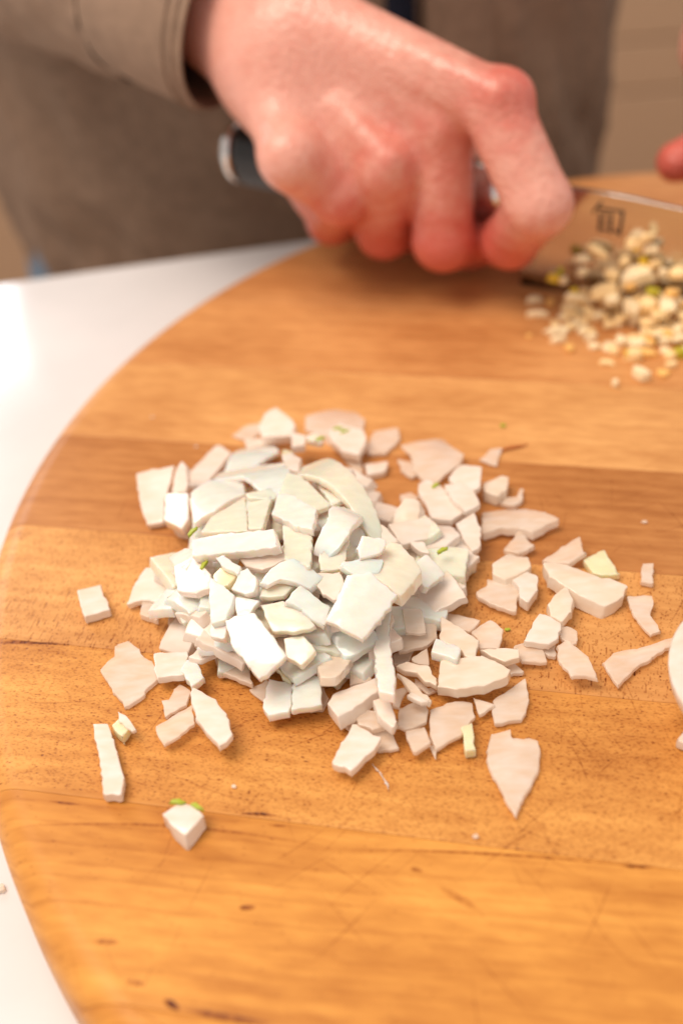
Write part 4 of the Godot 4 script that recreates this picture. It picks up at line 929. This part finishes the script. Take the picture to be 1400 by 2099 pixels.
# ------------------------------------------------------------------ knife
func knife():
	var kn := base("chef_knife", KNIFE_O, -KNIFE_DIR)
	tag(kn, "steel chef knife with black handle held flat side to the camera", "knife")
	# blade: stations along x with spine and edge heights
	var spine := [[-0.010, 0.0428], [0.03, 0.0415], [0.07, 0.0385], [0.11, 0.0345], [0.15, 0.0285], [0.175, 0.0225], [0.195, 0.0145], [0.2, 0.0115]]
	var rows := []
	for q in spine:
		var edge: float = 0.0006 + 0.0107 * pow(maxf(0.0, (q[0] - 0.08) / 0.12), 2.2)
		var top: float = q[1]
		var row := []
		var mid := lerpf(edge, top, 0.16)
		for p in [[edge, 0.0], [mid, 0.00055], [lerpf(mid, top, 0.5), 0.00085], [top - 0.0003, 0.0011], [top, 0.0008], [top, -0.0008], [top - 0.0003, -0.0011], [lerpf(mid, top, 0.5), -0.00085], [mid, -0.00055]]:
			row.append(Vector3(q[0], p[0], p[1]))
		rows.append(row)
	var cap_row := []
	for p in rows[0]: cap_row.append(Vector3(p.x, 0.02, 0.0))
	rows.push_front(cap_row)
	var bl := obj("blade", sheet(rows, true, false), mats.steel, kn)
	bl.set_meta("label", "mirror-like steel blade")
	# engraved character beside the grip: strokes x0, y0, x1, y1, width (mm)
	var st := SurfaceTool.new()
	st.begin(Mesh.PRIMITIVE_TRIANGLES)
	for q in [[-3.6, 6.6, -6.2, 2.4, 1.0], [-4.6, 4.2, 4.8, 4.2, 1.0], [4.8, 4.2, 4.3, -4.6, 1.2], [4.3, -4.6, 2.4, -3.6, 0.9], [-3.6, 2.2, -3.6, -4.4, 1.0], [0.8, 2.2, 0.8, -4.4, 1.0], [-3.6, 2.0, 0.8, 2.0, 0.9], [-3.6, -1.0, 0.8, -1.0, 0.9], [-3.6, -4.0, 0.8, -4.0, 0.9], [-18.6, 6.0, -17.2, 4.6, 1.6]]:
		var a := Vector2(q[0], q[1])
		var b := Vector2(q[2], q[3])
		var s: Vector2 = (b - a).normalized() * q[4] * 0.5
		var t := Vector2(-s.y, s.x)
		var c := [a - s - t, b + s - t, b + s + t, a - s + t]
		var f := []
		for p in c: f.append(Vector3(p.x, p.y, 0.0) * 0.001)
		for z in [0.0, 0.00012]:
			for tri in [[0, 2, 1], [0, 3, 2]]:
				for i in (tri if z > 0 else [tri[0], tri[2], tri[1]]): st.add_vertex(f[i] + Vector3(0, 0, z))
		for i in 4:
			var p: Vector3 = f[i]
			var r: Vector3 = f[(i + 1) % 4]
			var up := Vector3(0, 0, 0.00012)
			for w in [p, p + up, r, r, p + up, r + up]: st.add_vertex(w)
	st.generate_normals()
	var mk := obj("engraved_mark", st.commit(), mats.mark, bl)
	mk.position = Vector3(0.0222, 0.0322, 0.0010)
	mk.scale = Vector3(0.95, 0.95, 1.0)
	var h := 0.036
	var fer := obj("ferrule", lathe([Vector2(-0.0285, 0.0), Vector2(-0.0285, 0.0112), Vector2(-0.026, 0.0116), Vector2(-0.016, 0.0112), Vector2(-0.0105, 0.0095), Vector2(-0.009, 0.007), Vector2(-0.009, 0.0)], 0.8), mats.polished, kn)
	fer.position.y = h
	var hd := obj("handle", lathe([Vector2(-0.1295, 0.0), Vector2(-0.1295, 0.0120), Vector2(-0.126, 0.0127), Vector2(-0.108, 0.0132), Vector2(-0.075, 0.0128), Vector2(-0.045, 0.0115), Vector2(-0.0286, 0.0112), Vector2(-0.0286, 0.0)], 0.82), mats.black_wood, kn)
	hd.position.y = h
	var cp := obj("end_cap", lathe([Vector2(-0.1355, 0.0), Vector2(-0.1355, 0.0095), Vector2(-0.1345, 0.0112), Vector2(-0.1325, 0.0121), Vector2(-0.1296, 0.0122), Vector2(-0.1296, 0.0)], 0.82), mats.polished, kn)
	cp.position.y = h

# ------------------------------------------------------------------ person
func cap(g: String, a: Vector3, b: Vector3, ra: float, rb: float, k: float):
	if not caps.has(g): caps[g] = []
	caps[g].append([a, b, ra, rb, k])

# one field over a grid of cells: round cones joined by a smooth minimum, meshed as surface nets (all in mm)
func nets(groups: Array, cell: float, tint: Callable, v: PackedVector3Array, nrm: PackedVector3Array, col: PackedColorArray, idx: PackedInt32Array, clip := 1e9):
	var lo := Vector3.ONE * 1e9
	var hi := -lo
	for g in groups:
		for c in caps[g]:
			var r: float = maxf(c[2], c[3]) + 3.0 + 2.0 * cell
			lo = lo.min(c[0].min(c[1]) - Vector3.ONE * r)
			hi = hi.max(c[0].max(c[1]) + Vector3.ONE * r)
	var n := Vector3i(((hi - lo) / cell).ceil()) + Vector3i.ONE
	var sx := 1
	var sy := n.x
	var sz := n.x * n.y
	var f := PackedFloat32Array()
	f.resize(n.x * n.y * n.z)
	f.fill(40.0)
	for g in groups:
		for c in caps[g]:
			var a: Vector3 = c[0]
			var ab: Vector3 = c[1] - a
			var ra: float = c[2]
			var rb: float = c[3]
			var k: float = c[4]
			var l2 := maxf(ab.length_squared(), 1e-6)
			var reach := maxf(ra, rb) + k + 2.0 * cell
			var b0 := Vector3i(((a.min(c[1]) - Vector3.ONE * reach - lo) / cell).floor()).clamp(Vector3i.ZERO, n - Vector3i.ONE)
			var b1 := Vector3i(((a.max(c[1]) + Vector3.ONE * reach - lo) / cell).ceil()).clamp(Vector3i.ZERO, n - Vector3i.ONE)
			for z in range(b0.z, b1.z + 1):
				for y in range(b0.y, b1.y + 1):
					var o := z * sz + y * sy
					for x in range(b0.x, b1.x + 1):
						var p := lo + Vector3(x, y, z) * cell - a
						var t := clampf(p.dot(ab) / l2, 0.0, 1.0)
						var d := (p - ab * t).length() - lerpf(ra, rb, t)
						var e := f[o + x]
						var h := maxf(k - absf(d - e), 0.0) / k
						f[o + x] = minf(d, e) - h * h * k * 0.25
	var at := {}
	var first := v.size()
	for z in n.z - 1:
		for y in n.y - 1:
			for x in n.x - 1:
				var o := z * sz + y * sy + x
				var s0 := f[o] < 0.0
				if s0 == (f[o + 1] < 0.0) and s0 == (f[o + sy] < 0.0) and s0 == (f[o + sz] < 0.0) and s0 == (f[o + 1 + sy] < 0.0) and s0 == (f[o + 1 + sz] < 0.0) and s0 == (f[o + sy + sz] < 0.0) and s0 == (f[o + 1 + sy + sz] < 0.0): continue
				var sum := Vector3.ZERO
				var cnt := 0
				for e in [[0, 1, 0, 0, 0], [0, 1, 0, 1, 0], [0, 1, 0, 0, 1], [0, 1, 0, 1, 1], [1, 0, 0, 0, 0], [1, 1, 0, 0, 0], [1, 0, 0, 0, 1], [1, 1, 0, 0, 1], [2, 0, 0, 0, 0], [2, 1, 0, 0, 0], [2, 0, 0, 1, 0], [2, 1, 0, 1, 0]]:
					var q0: Vector3i
					var q1: Vector3i
					if e[0] == 0:
						q0 = Vector3i(0, e[3], e[4])
						q1 = Vector3i(1, e[3], e[4])
					elif e[0] == 1:
						q0 = Vector3i(e[1], 0, e[4])
						q1 = Vector3i(e[1], 1, e[4])
					else:
						q0 = Vector3i(e[1], e[3], 0)
						q1 = Vector3i(e[1], e[3], 1)
					var f0 := f[o + q0.x + q0.y * sy + q0.z * sz]
					var f1 := f[o + q1.x + q1.y * sy + q1.z * sz]
					if (f0 < 0.0) != (f1 < 0.0):
						sum += Vector3(q0).lerp(Vector3(q1), f0 / (f0 - f1))
						cnt += 1
				var p := lo + (Vector3(x, y, z) + sum / cnt) * cell
				at[o] = v.size()
				v.append(p * 0.001)
				nrm.append(Vector3.ZERO)
				col.append(tint.call(p))
	var start := idx.size()
	for o in at:
		var s := f[o] < 0.0
		for e in [[1, sy, sz], [sy, sz, 1], [sz, 1, sy]]:
			if s == (f[o + e[0]] < 0.0): continue
			var b = at.get(o - e[1])
			var c = at.get(o - e[1] - e[2])
			var d = at.get(o - e[2])
			if b == null or c == null or d == null: continue
			var a: int = at[o]
			idx.append_array([a, c, b, a, d, c] if s else [a, b, c, a, c, d])
	for i in range(start, idx.size(), 3):
		var fn := (v[idx[i + 2]] - v[idx[i]]).cross(v[idx[i + 1]] - v[idx[i]])
		for k in 3: nrm[idx[i + k]] += fn
	for i in range(first, v.size()): nrm[i] = nrm[i].normalized()

var red_spots := [[Vector3(78, 81, -136), 1.00, 12.0], [Vector3(58, 67, -150), 1.00, 10.0], [Vector3(38, 56, -151), 1.00, 10.0], [Vector3(19, 44, -155), 1.00, 11.0], [Vector3(56, 56, -145), 0.60, 10.0], [Vector3(-3, 44, -187), 0.50, 12.0], [Vector3(75, 15, -165), 0.90, 13.0], [Vector3(79, 26, -142), 0.90, 13.0], [Vector3(56, 25, -149), 0.90, 13.0], [Vector3(36, 22, -168), 0.90, 13.0], [Vector3(17, 21, -184), 0.90, 13.0], [Vector3(149, 33, -183), 1.0, 16.0]]
func skin_tone(p: Vector3) -> Color:
	var c := Color(0.77, 0.38, 0.295)
	var red := 0.0
	for q in red_spots:
		red = maxf(red, q[1] * exp(-p.distance_squared_to(q[0]) / (2.0 * q[2] * q[2])))
	red += 0.6 * clampf((56.0 - p.y) / 36.0, 0.0, 1.0)
	red += 0.45 * wob.get_noise_3d(p.x * 1.6, p.y * 1.6, p.z * 1.6)
	return c.lerp(Color(0.63, 0.145, 0.105), clampf(red, 0.0, 1.0))

func loft(rings: Array, seg := 72, wrinkle := 0.0, power := 2.4) -> ArrayMesh:
	# rings of [centre, half width, half depth] around y
	var rows := []
	for r in rings:
		var row := []
		for s in seg:
			var a := TAU * s / seg
			var c := cos(a)
			var d := sin(a)
			var p: Vector3 = r[0] + Vector3(signf(c) * pow(absf(c), 2.0 / power) * r[1], 0, signf(d) * pow(absf(d), 2.0 / power) * r[2])
			var w := (wob.get_noise_3d(p.x * 210 + p.y * 60, p.y * 60, p.z * 210) + 0.5 * wob.get_noise_3d(p.x * 500, p.y * 260 + p.x * 200, p.z * 500)) * wrinkle
			row.append(p + Vector3(c, 0, d) * w)
		rows.append(row)
	return sheet(rows, true, true)

func tube(points: Array, seg := 48, wrinkle := 0.0) -> ArrayMesh:
	# points of [centre, radius]; rings stand across the path
	var rows := []
	for i in points.size():
		var a: Vector3 = points[maxi(i - 1, 0)][0]
		var b: Vector3 = points[mini(i + 1, points.size() - 1)][0]
		if a.is_equal_approx(b): b = a + Vector3(1, 0, 0)
		var d := (b - a).normalized()
		if points[i].size() > 2: d = points[i][2]
		var u := d.cross(Vector3.UP).normalized()
		var w := u.cross(d)
		var row := []
		for s in seg:
			var t := TAU * s / seg
			var n := u * cos(t) + w * sin(t)
			var p: Vector3 = points[i][0] + n * points[i][1]
			row.append(p + n * wrinkle * (wob.get_noise_3d(p.x * 160, p.y * 160, p.z * 160) + 0.5 * wob.get_noise_3d(p.x * 420, p.y * 420, p.z * 420)))
		rows.append(row)
	return sheet(rows, true, true)

func person():
	var who := base("person", Vector3(0.01, -0.925, -0.44))
	tag(who, "person in a tan overshirt gripping the chef knife over the board", "person")
	var off := -who.position
	cap("palm", Vector3(15.2, 95.3, -181.2), Vector3(72.3, 76.1, -140.1), 13.0, 10.3, 6.5)
	cap("palm", Vector3(8.0, 90.3, -183.6), Vector3(56.4, 62.6, -152.0), 13.5, 10.3, 6.5)
	cap("palm", Vector3(2.3, 84.0, -183.8), Vector3(37.3, 53.0, -149.5), 13.5, 9.8, 6.5)
	cap("palm", Vector3(-2.7, 77.6, -183.8), Vector3(19.9, 42.2, -154.1), 12.5, 9.3, 6.5)
	cap("palm", Vector3(15.2, 83.9, -190.6), Vector3(58.0, 69.4, -159.8), 12.5, 10.0, 9.0)
	cap("palm", Vector3(8.0, 78.8, -193.0), Vector3(44.3, 58.1, -169.3), 12.5, 10.0, 9.0)
	cap("palm", Vector3(2.3, 72.6, -193.2), Vector3(28.6, 49.3, -167.5), 12.5, 10.0, 9.0)
	cap("palm", Vector3(-2.7, 66.1, -193.2), Vector3(14.2, 39.6, -170.9), 12.5, 10.0, 9.0)
	cap("palm", Vector3(-2.5, 74.2, -183.6), Vector3(4.1, 59.7, -149.2), 12.2, 10.0, 8.0)
	cap("palm", Vector3(4.1, 59.7, -149.2), Vector3(19.9, 42.2, -154.1), 10.0, 9.2, 6.0)
	cap("palm", Vector3(4.1, 59.7, -149.2), Vector3(17.1, 20.6, -183.8), 8.8, 8.8, 5.0)
	cap("palm", Vector3(16.8, 86.7, -199.9), Vector3(67.8, 46.0, -193.0), 14.0, 14.0, 8.0)
	cap("palm", Vector3(75.8, 77.5, -138.8), Vector3(75.9, 77.5, -138.8), 10.0, 10.0, 4.0)
	cap("palm", Vector3(56.3, 66.8, -150.6), Vector3(56.4, 66.8, -150.6), 9.5, 9.5, 4.0)
	cap("palm", Vector3(37.2, 56.1, -149.2), Vector3(37.3, 56.1, -149.2), 8.6, 8.6, 4.0)
	cap("palm", Vector3(19.5, 44.2, -154.0), Vector3(19.6, 44.2, -154.0), 7.8, 7.8, 4.0)
	cap("palm", Vector3(46.6, 90.8, -150.9), Vector3(72.3, 82.0, -132.7), 2.8, 4.2, 4.0)
	cap("palm", Vector3(34.6, 81.1, -158.6), Vector3(56.4, 68.5, -144.6), 2.8, 4.2, 4.0)
	cap("palm", Vector3(21.6, 73.0, -157.2), Vector3(37.3, 58.9, -142.0), 2.8, 4.2, 4.0)
	cap("palm", Vector3(5.7, 81.8, -189.4), Vector3(-24.6, 95.0, -238.4), 24.0, 27.0, 14.0)
	cap("i", Vector3(72.3, 76.1, -140.1), Vector3(85.3, 47.5, -123.0), 11.2, 11.0, 2.5)
	cap("i", Vector3(85.3, 47.5, -123.0), Vector3(79.5, 26.2, -141.7), 11.0, 10.0, 2.5)
	cap("i", Vector3(79.5, 26.2, -141.7), Vector3(74.8, 15.0, -165.5), 10.0, 8.6, 2.5)
	cap("f", Vector3(56.4, 62.6, -152.0), Vector3(56.2, 24.9, -148.6), 11.2, 11.0, 2.5)
	cap("f", Vector3(56.2, 24.9, -148.6), Vector3(69.6, 12.5, -170.9), 11.0, 10.0, 2.5)
	cap("f", Vector3(69.6, 12.5, -170.9), Vector3(79.2, 22.0, -185.0), 10.0, 8.5, 2.5)
	cap("r", Vector3(37.3, 53.0, -149.5), Vector3(36.2, 21.6, -167.7), 11.2, 10.5, 2.5)
	cap("r", Vector3(36.2, 21.6, -167.7), Vector3(48.5, 12.5, -188.3), 10.5, 9.5, 2.5)
	cap("r", Vector3(48.5, 12.5, -188.3), Vector3(56.6, 22.0, -199.7), 9.5, 8.0, 2.5)
	cap("p", Vector3(19.9, 42.2, -154.1), Vector3(17.1, 20.6, -183.8), 10.2, 9.6, 2.5)
	cap("p", Vector3(17.1, 20.6, -183.8), Vector3(27.9, 12.5, -201.8), 9.6, 8.6, 2.5)
	cap("p", Vector3(27.9, 12.5, -201.8), Vector3(34.9, 22.0, -211.6), 8.6, 7.5, 2.5)
	cap("t", Vector3(67.8, 46.0, -193.0), Vector3(87.1, 30.0, -176.7), 12.5, 10.5, 3.0)
	cap("t", Vector3(87.1, 30.0, -176.7), Vector3(104.0, 20.0, -160.2), 10.5, 8.5, 3.0)
	cap("left", Vector3(196.2, 82.7, -241.4), Vector3(175.2, 60.0, -185.2), 12.5, 10.5, 9.0)
	cap("left", Vector3(175.2, 60.0, -185.2), Vector3(187.2, 48.0, -157.2), 10.5, 9.5, 2.5)
	cap("left", Vector3(187.2, 48.0, -157.2), Vector3(165.2, 38.2, -99.6), 9.5, 7.8, 2.5)
	cap("left", Vector3(204.2, 82.7, -241.4), Vector3(180.6, 55.1, -174.9), 12.5, 10.5, 9.0)
	cap("left", Vector3(180.6, 55.1, -174.9), Vector3(196.6, 43.1, -146.9), 10.5, 9.5, 2.5)
	cap("left", Vector3(196.6, 43.1, -146.9), Vector3(181.2, 38.2, -90.6), 9.5, 7.8, 2.5)
	cap("left", Vector3(212.2, 82.7, -241.4), Vector3(189.1, 50.4, -171.2), 12.5, 10.5, 9.0)
	cap("left", Vector3(189.1, 50.4, -171.2), Vector3(209.1, 38.4, -143.2), 10.5, 9.5, 2.5)
	cap("left", Vector3(209.1, 38.4, -143.2), Vector3(197.2, 38.2, -81.6), 9.5, 7.8, 2.5)
	cap("left", Vector3(220.2, 82.7, -241.4), Vector3(199.8, 45.1, -173.4), 12.5, 10.5, 9.0)
	cap("left", Vector3(199.8, 45.1, -173.4), Vector3(223.8, 33.1, -145.4), 10.5, 9.5, 2.5)
	cap("left", Vector3(223.8, 33.1, -145.4), Vector3(213.2, 38.2, -72.6), 9.5, 7.8, 2.5)
	cap("left", Vector3(188.3, 58.4, -215.7), Vector3(166.9, 34.7, -190.6), 12.5, 10.0, 4.0)
	cap("left", Vector3(166.9, 34.7, -190.6), Vector3(149.0, 33.0, -182.9), 9.8, 7.8, 2.5)
	cap("left", Vector3(188.3, 58.4, -215.7), Vector3(208.2, 82.7, -241.4), 15.0, 16.0, 8.0)
	cap("left", Vector3(179.2, 61.9, -224.9), Vector3(208.2, 82.7, -241.4), 18.0, 20.0, 8.0)
	cap("left", Vector3(179.2, 61.9, -224.9), Vector3(188.3, 58.4, -215.7), 18.0, 12.5, 8.0)
	cap("left", Vector3(208.2, 82.7, -241.4), Vector3(270.0, 190.0, -460.0), 24.0, 30.0, 10.0)
	var v := PackedVector3Array()
	var n := PackedVector3Array()
	var col := PackedColorArray()
	var idx := PackedInt32Array()
	nets(["palm", "i", "f", "r", "p", "t"], 1.6, skin_tone, v, n, col, idx)
	nets(["left"], 2.4, skin_tone, v, n, col, idx)
	# arms, trunk and legs under the clothes
	for q in [[-24, 95, -240, -130, 115, -345, 27, 34], [-130, 115, -345, -190, 230, -430, 34, 40], [-190, 230, -430, -180, 380, -470, 40, 42], [250, 178, -440, 275, 190, -470, 30, 36], [275, 190, -470, 190, 380, -470, 36, 42], [-180, 380, -470, 190, 380, -470, 45, 45],
		[-70, 330, -460, -60, 120, -450, 85, 80], [85, 330, -460, 75, 120, -450, 85, 80], [-60, 120, -450, -60, -20, -445, 80, 85], [75, 120, -450, 75, -20, -445, 80, 85],
		[-80, -40, -445, -85, -480, -445, 78, 55], [95, -40, -445, 100, -480, -445, 78, 55], [-85, -480, -445, -88, -870, -455, 55, 38], [100, -480, -445, 103, -870, -455, 55, 38], [-88, -890, -455, -92, -900, -340, 32, 26], [103, -890, -455, 107, -900, -340, 32, 26]]:
		cap("trunk", Vector3(q[0], q[1], q[2]), Vector3(q[3], q[4], q[5]), q[6], q[7], 40.0)
	nets(["trunk"], 13.0, skin_tone, v, n, col, idx)
	for i in v.size(): v[i] += off
	obj("body", from_arrays(v, n, idx, PackedVector2Array(), col), mats.skin, who)
	var cx := 0.004
	var rings := []
	for q in [[0.46, 0.10, 0.07], [0.42, 0.16, 0.10], [0.34, 0.185, 0.122], [0.22, 0.181, 0.122], [0.12, 0.178, 0.121], [0.04, 0.176, 0.122], [-0.01, 0.1755, 0.123], [-0.04, 0.173, 0.124], [-0.065, 0.168, 0.124], [-0.09, 0.161, 0.124], [-0.115, 0.152, 0.123], [-0.145, 0.138, 0.121], [-0.146, 0.134, 0.117], [-0.115, 0.147, 0.118], [0.0, 0.168, 0.117]]:
		rings.append([Vector3(cx, q[0], -0.43) + off, q[1], q[2]])
	obj("overshirt", loft(finer(rings), 144, 0.010), mats.shirt, who)
	# front placket: a raised band down the front
	var band := []
	for i in 30:
		var y := 0.40 - i * 0.0185
		var zf := -0.43 + 0.1235
		band.append([Vector3(0.066, y, zf - 0.002), Vector3(0.067, y, zf + 0.0028), Vector3(0.083, y, zf + 0.0026), Vector3(0.1, y, zf + 0.0006), Vector3(0.101, y, zf - 0.004)])
	for row in band:
		for i in row.size():
			var p: Vector3 = row[i]
			var t := (absf(p.x - cx) / 0.176)
			p.z = -0.43 + (p.z + 0.43) * pow(maxf(1.0 - pow(t, 2.4), 0.0), 1.0 / 2.4) + wob.get_noise_3d(p.x * 120, p.y * 45, 0) * 0.001
			row[i] = p + off
	obj("placket", sheet(band, false, false), mats.shirt, who)
	var loop := []
	for i in 10:
		var y := 0.12 - i * 0.0085
		loop.append([Vector3(0.049, y, -0.313) + off, Vector3(0.05, y, -0.3035) + off, Vector3(0.062, y, -0.3035) + off, Vector3(0.063, y, -0.313) + off])
	obj("strap", sheet(loop, false, false), mats.navy, who)
	var jr := []
	for q in [[0.06, 0.145, 0.100], [0.0, 0.156, 0.108], [-0.06, 0.165, 0.112], [-0.10, 0.169, 0.112], [-0.16, 0.172, 0.112], [-0.22, 0.175, 0.112]]:
		jr.append([Vector3(cx, q[0], -0.43) + off, q[1], q[2]])
	var jeans := obj("jeans", loft(finer(jr), 64, 0.002), mats.jeans, who)
	for s in [-1.0, 1.0]:
		var lr := []
		for q in [[-0.19, 0.095, 0.11], [-0.28, 0.092, 0.106], [-0.48, 0.078, 0.086], [-0.7, 0.07, 0.078], [-0.89, 0.068, 0.078]]:
			lr.append([Vector3(cx + s * 0.093, q[0], -0.44) + off, q[1], q[2]])
		obj("leg", loft(finer(lr), 40, 0.004), mats.jeans, jeans)
	# right sleeve with its cuff; left sleeve
	var c0 := Vector3(-0.0150, 0.0893, -0.2110)
	var ax := Vector3(0.62, 0.0, 0.785)
	ax = (c0 - Vector3(-0.112, 0.1015, -0.335)).normalized()
	var pts := []
	var face := Vector3(0.92, -0.307, 0.243)        # the cuff's mouth is cut across the forearm at a slant
	for q in [[0.0, 0.0325], [0.0006, 0.0338], [0.012, 0.0344], [0.03, 0.0350], [0.052, 0.0356], [0.0535, 0.0346]]:
		pts.append([c0 - ax * q[0] + off, q[1], (face * 0.75 + ax * 0.45).normalized().lerp(ax, q[0] / 0.07).normalized()])
	var inside := [[c0 - ax * 0.05 + off, 0.031, ax], [c0 - ax * 0.02 + off, 0.0315, (face + ax).normalized()]]
	obj("cuff", tube(inside + pts, 64, 0.0012), mats.shirt, who)
	var sl := []
	for q in [[0.05, 0.0352], [0.06, 0.0372], [0.09, 0.040], [0.13, 0.044]]:
		sl.append([c0 - ax * q[0] + off, q[1], ax])
	sl.append([Vector3(-0.135, 0.131, -0.35) + off, 0.047, Vector3(0.6, -0.25, 0.6).normalized()])
	sl.append([Vector3(-0.172, 0.165, -0.395) + off, 0.052, Vector3(0.5, -0.65, 0.5).normalized()])
	sl.append([Vector3(-0.19, 0.24, -0.43) + off, 0.056, Vector3(0.15, -0.9, 0.2).normalized()])
	sl.append([Vector3(-0.19, 0.31, -0.45) + off, 0.06, Vector3(0.0, -1.0, 0.05).normalized()])
	sl.append([Vector3(-0.17, 0.40, -0.46) + off, 0.06, Vector3(-0.3, -0.8, 0.05).normalized()])
	obj("sleeve", tube(denser(sl), 72, 0.006), mats.shirt, who)
	for k in [0.004, 0.0085]:
		var ring := []
		for s in 97:
			var t := TAU * s / 96.0
			var dn := (face * 0.75 + ax * 0.45).normalized().lerp(ax, k / 0.07).normalized()
			var u := dn.cross(Vector3.UP).normalized()
			var w := u.cross(dn)
			ring.append([c0 - ax * k + off + (u * cos(t) + w * sin(t)) * 0.0346, 0.00035])
		obj("stitching", tube(ring, 6), mats.shirt, who)
	var ls := []
	for q in [[0.237, 0.132, -0.34, 0.040], [0.25, 0.155, -0.39, 0.045], [0.268, 0.19, -0.45, 0.055]]:
		ls.append([Vector3(q[0], q[1], q[2]) + off, q[3], Vector3(-0.28, -0.42, 0.86)])
	ls.append([Vector3(0.25, 0.27, -0.47) + off, 0.06, Vector3(0.2, -0.95, 0.1).normalized()])
	ls.append([Vector3(0.19, 0.40, -0.47) + off, 0.06, Vector3(0.3, -0.8, 0.05).normalized()])
	obj("sleeve", tube(ls, 48, 0.004), mats.shirt, who)

func denser(r: Array) -> Array:
	var out := []
	for i in r.size() - 1:
		for k in 5:
			var t := k / 5.0
			out.append([r[i][0].lerp(r[i + 1][0], t), lerpf(r[i][1], r[i + 1][1], t), r[i][2].lerp(r[i + 1][2], t).normalized()])
	out.append(r[-1])
	return out

func finer(r: Array) -> Array:
	var out := []
	for i in r.size() - 1:
		for k in 4:
			var t := k / 4.0
			out.append([r[i][0].lerp(r[i + 1][0], t), lerpf(r[i][1], r[i + 1][1], t), lerpf(r[i][2], r[i + 1][2], t)])
	out.append(r[-1])
	return out
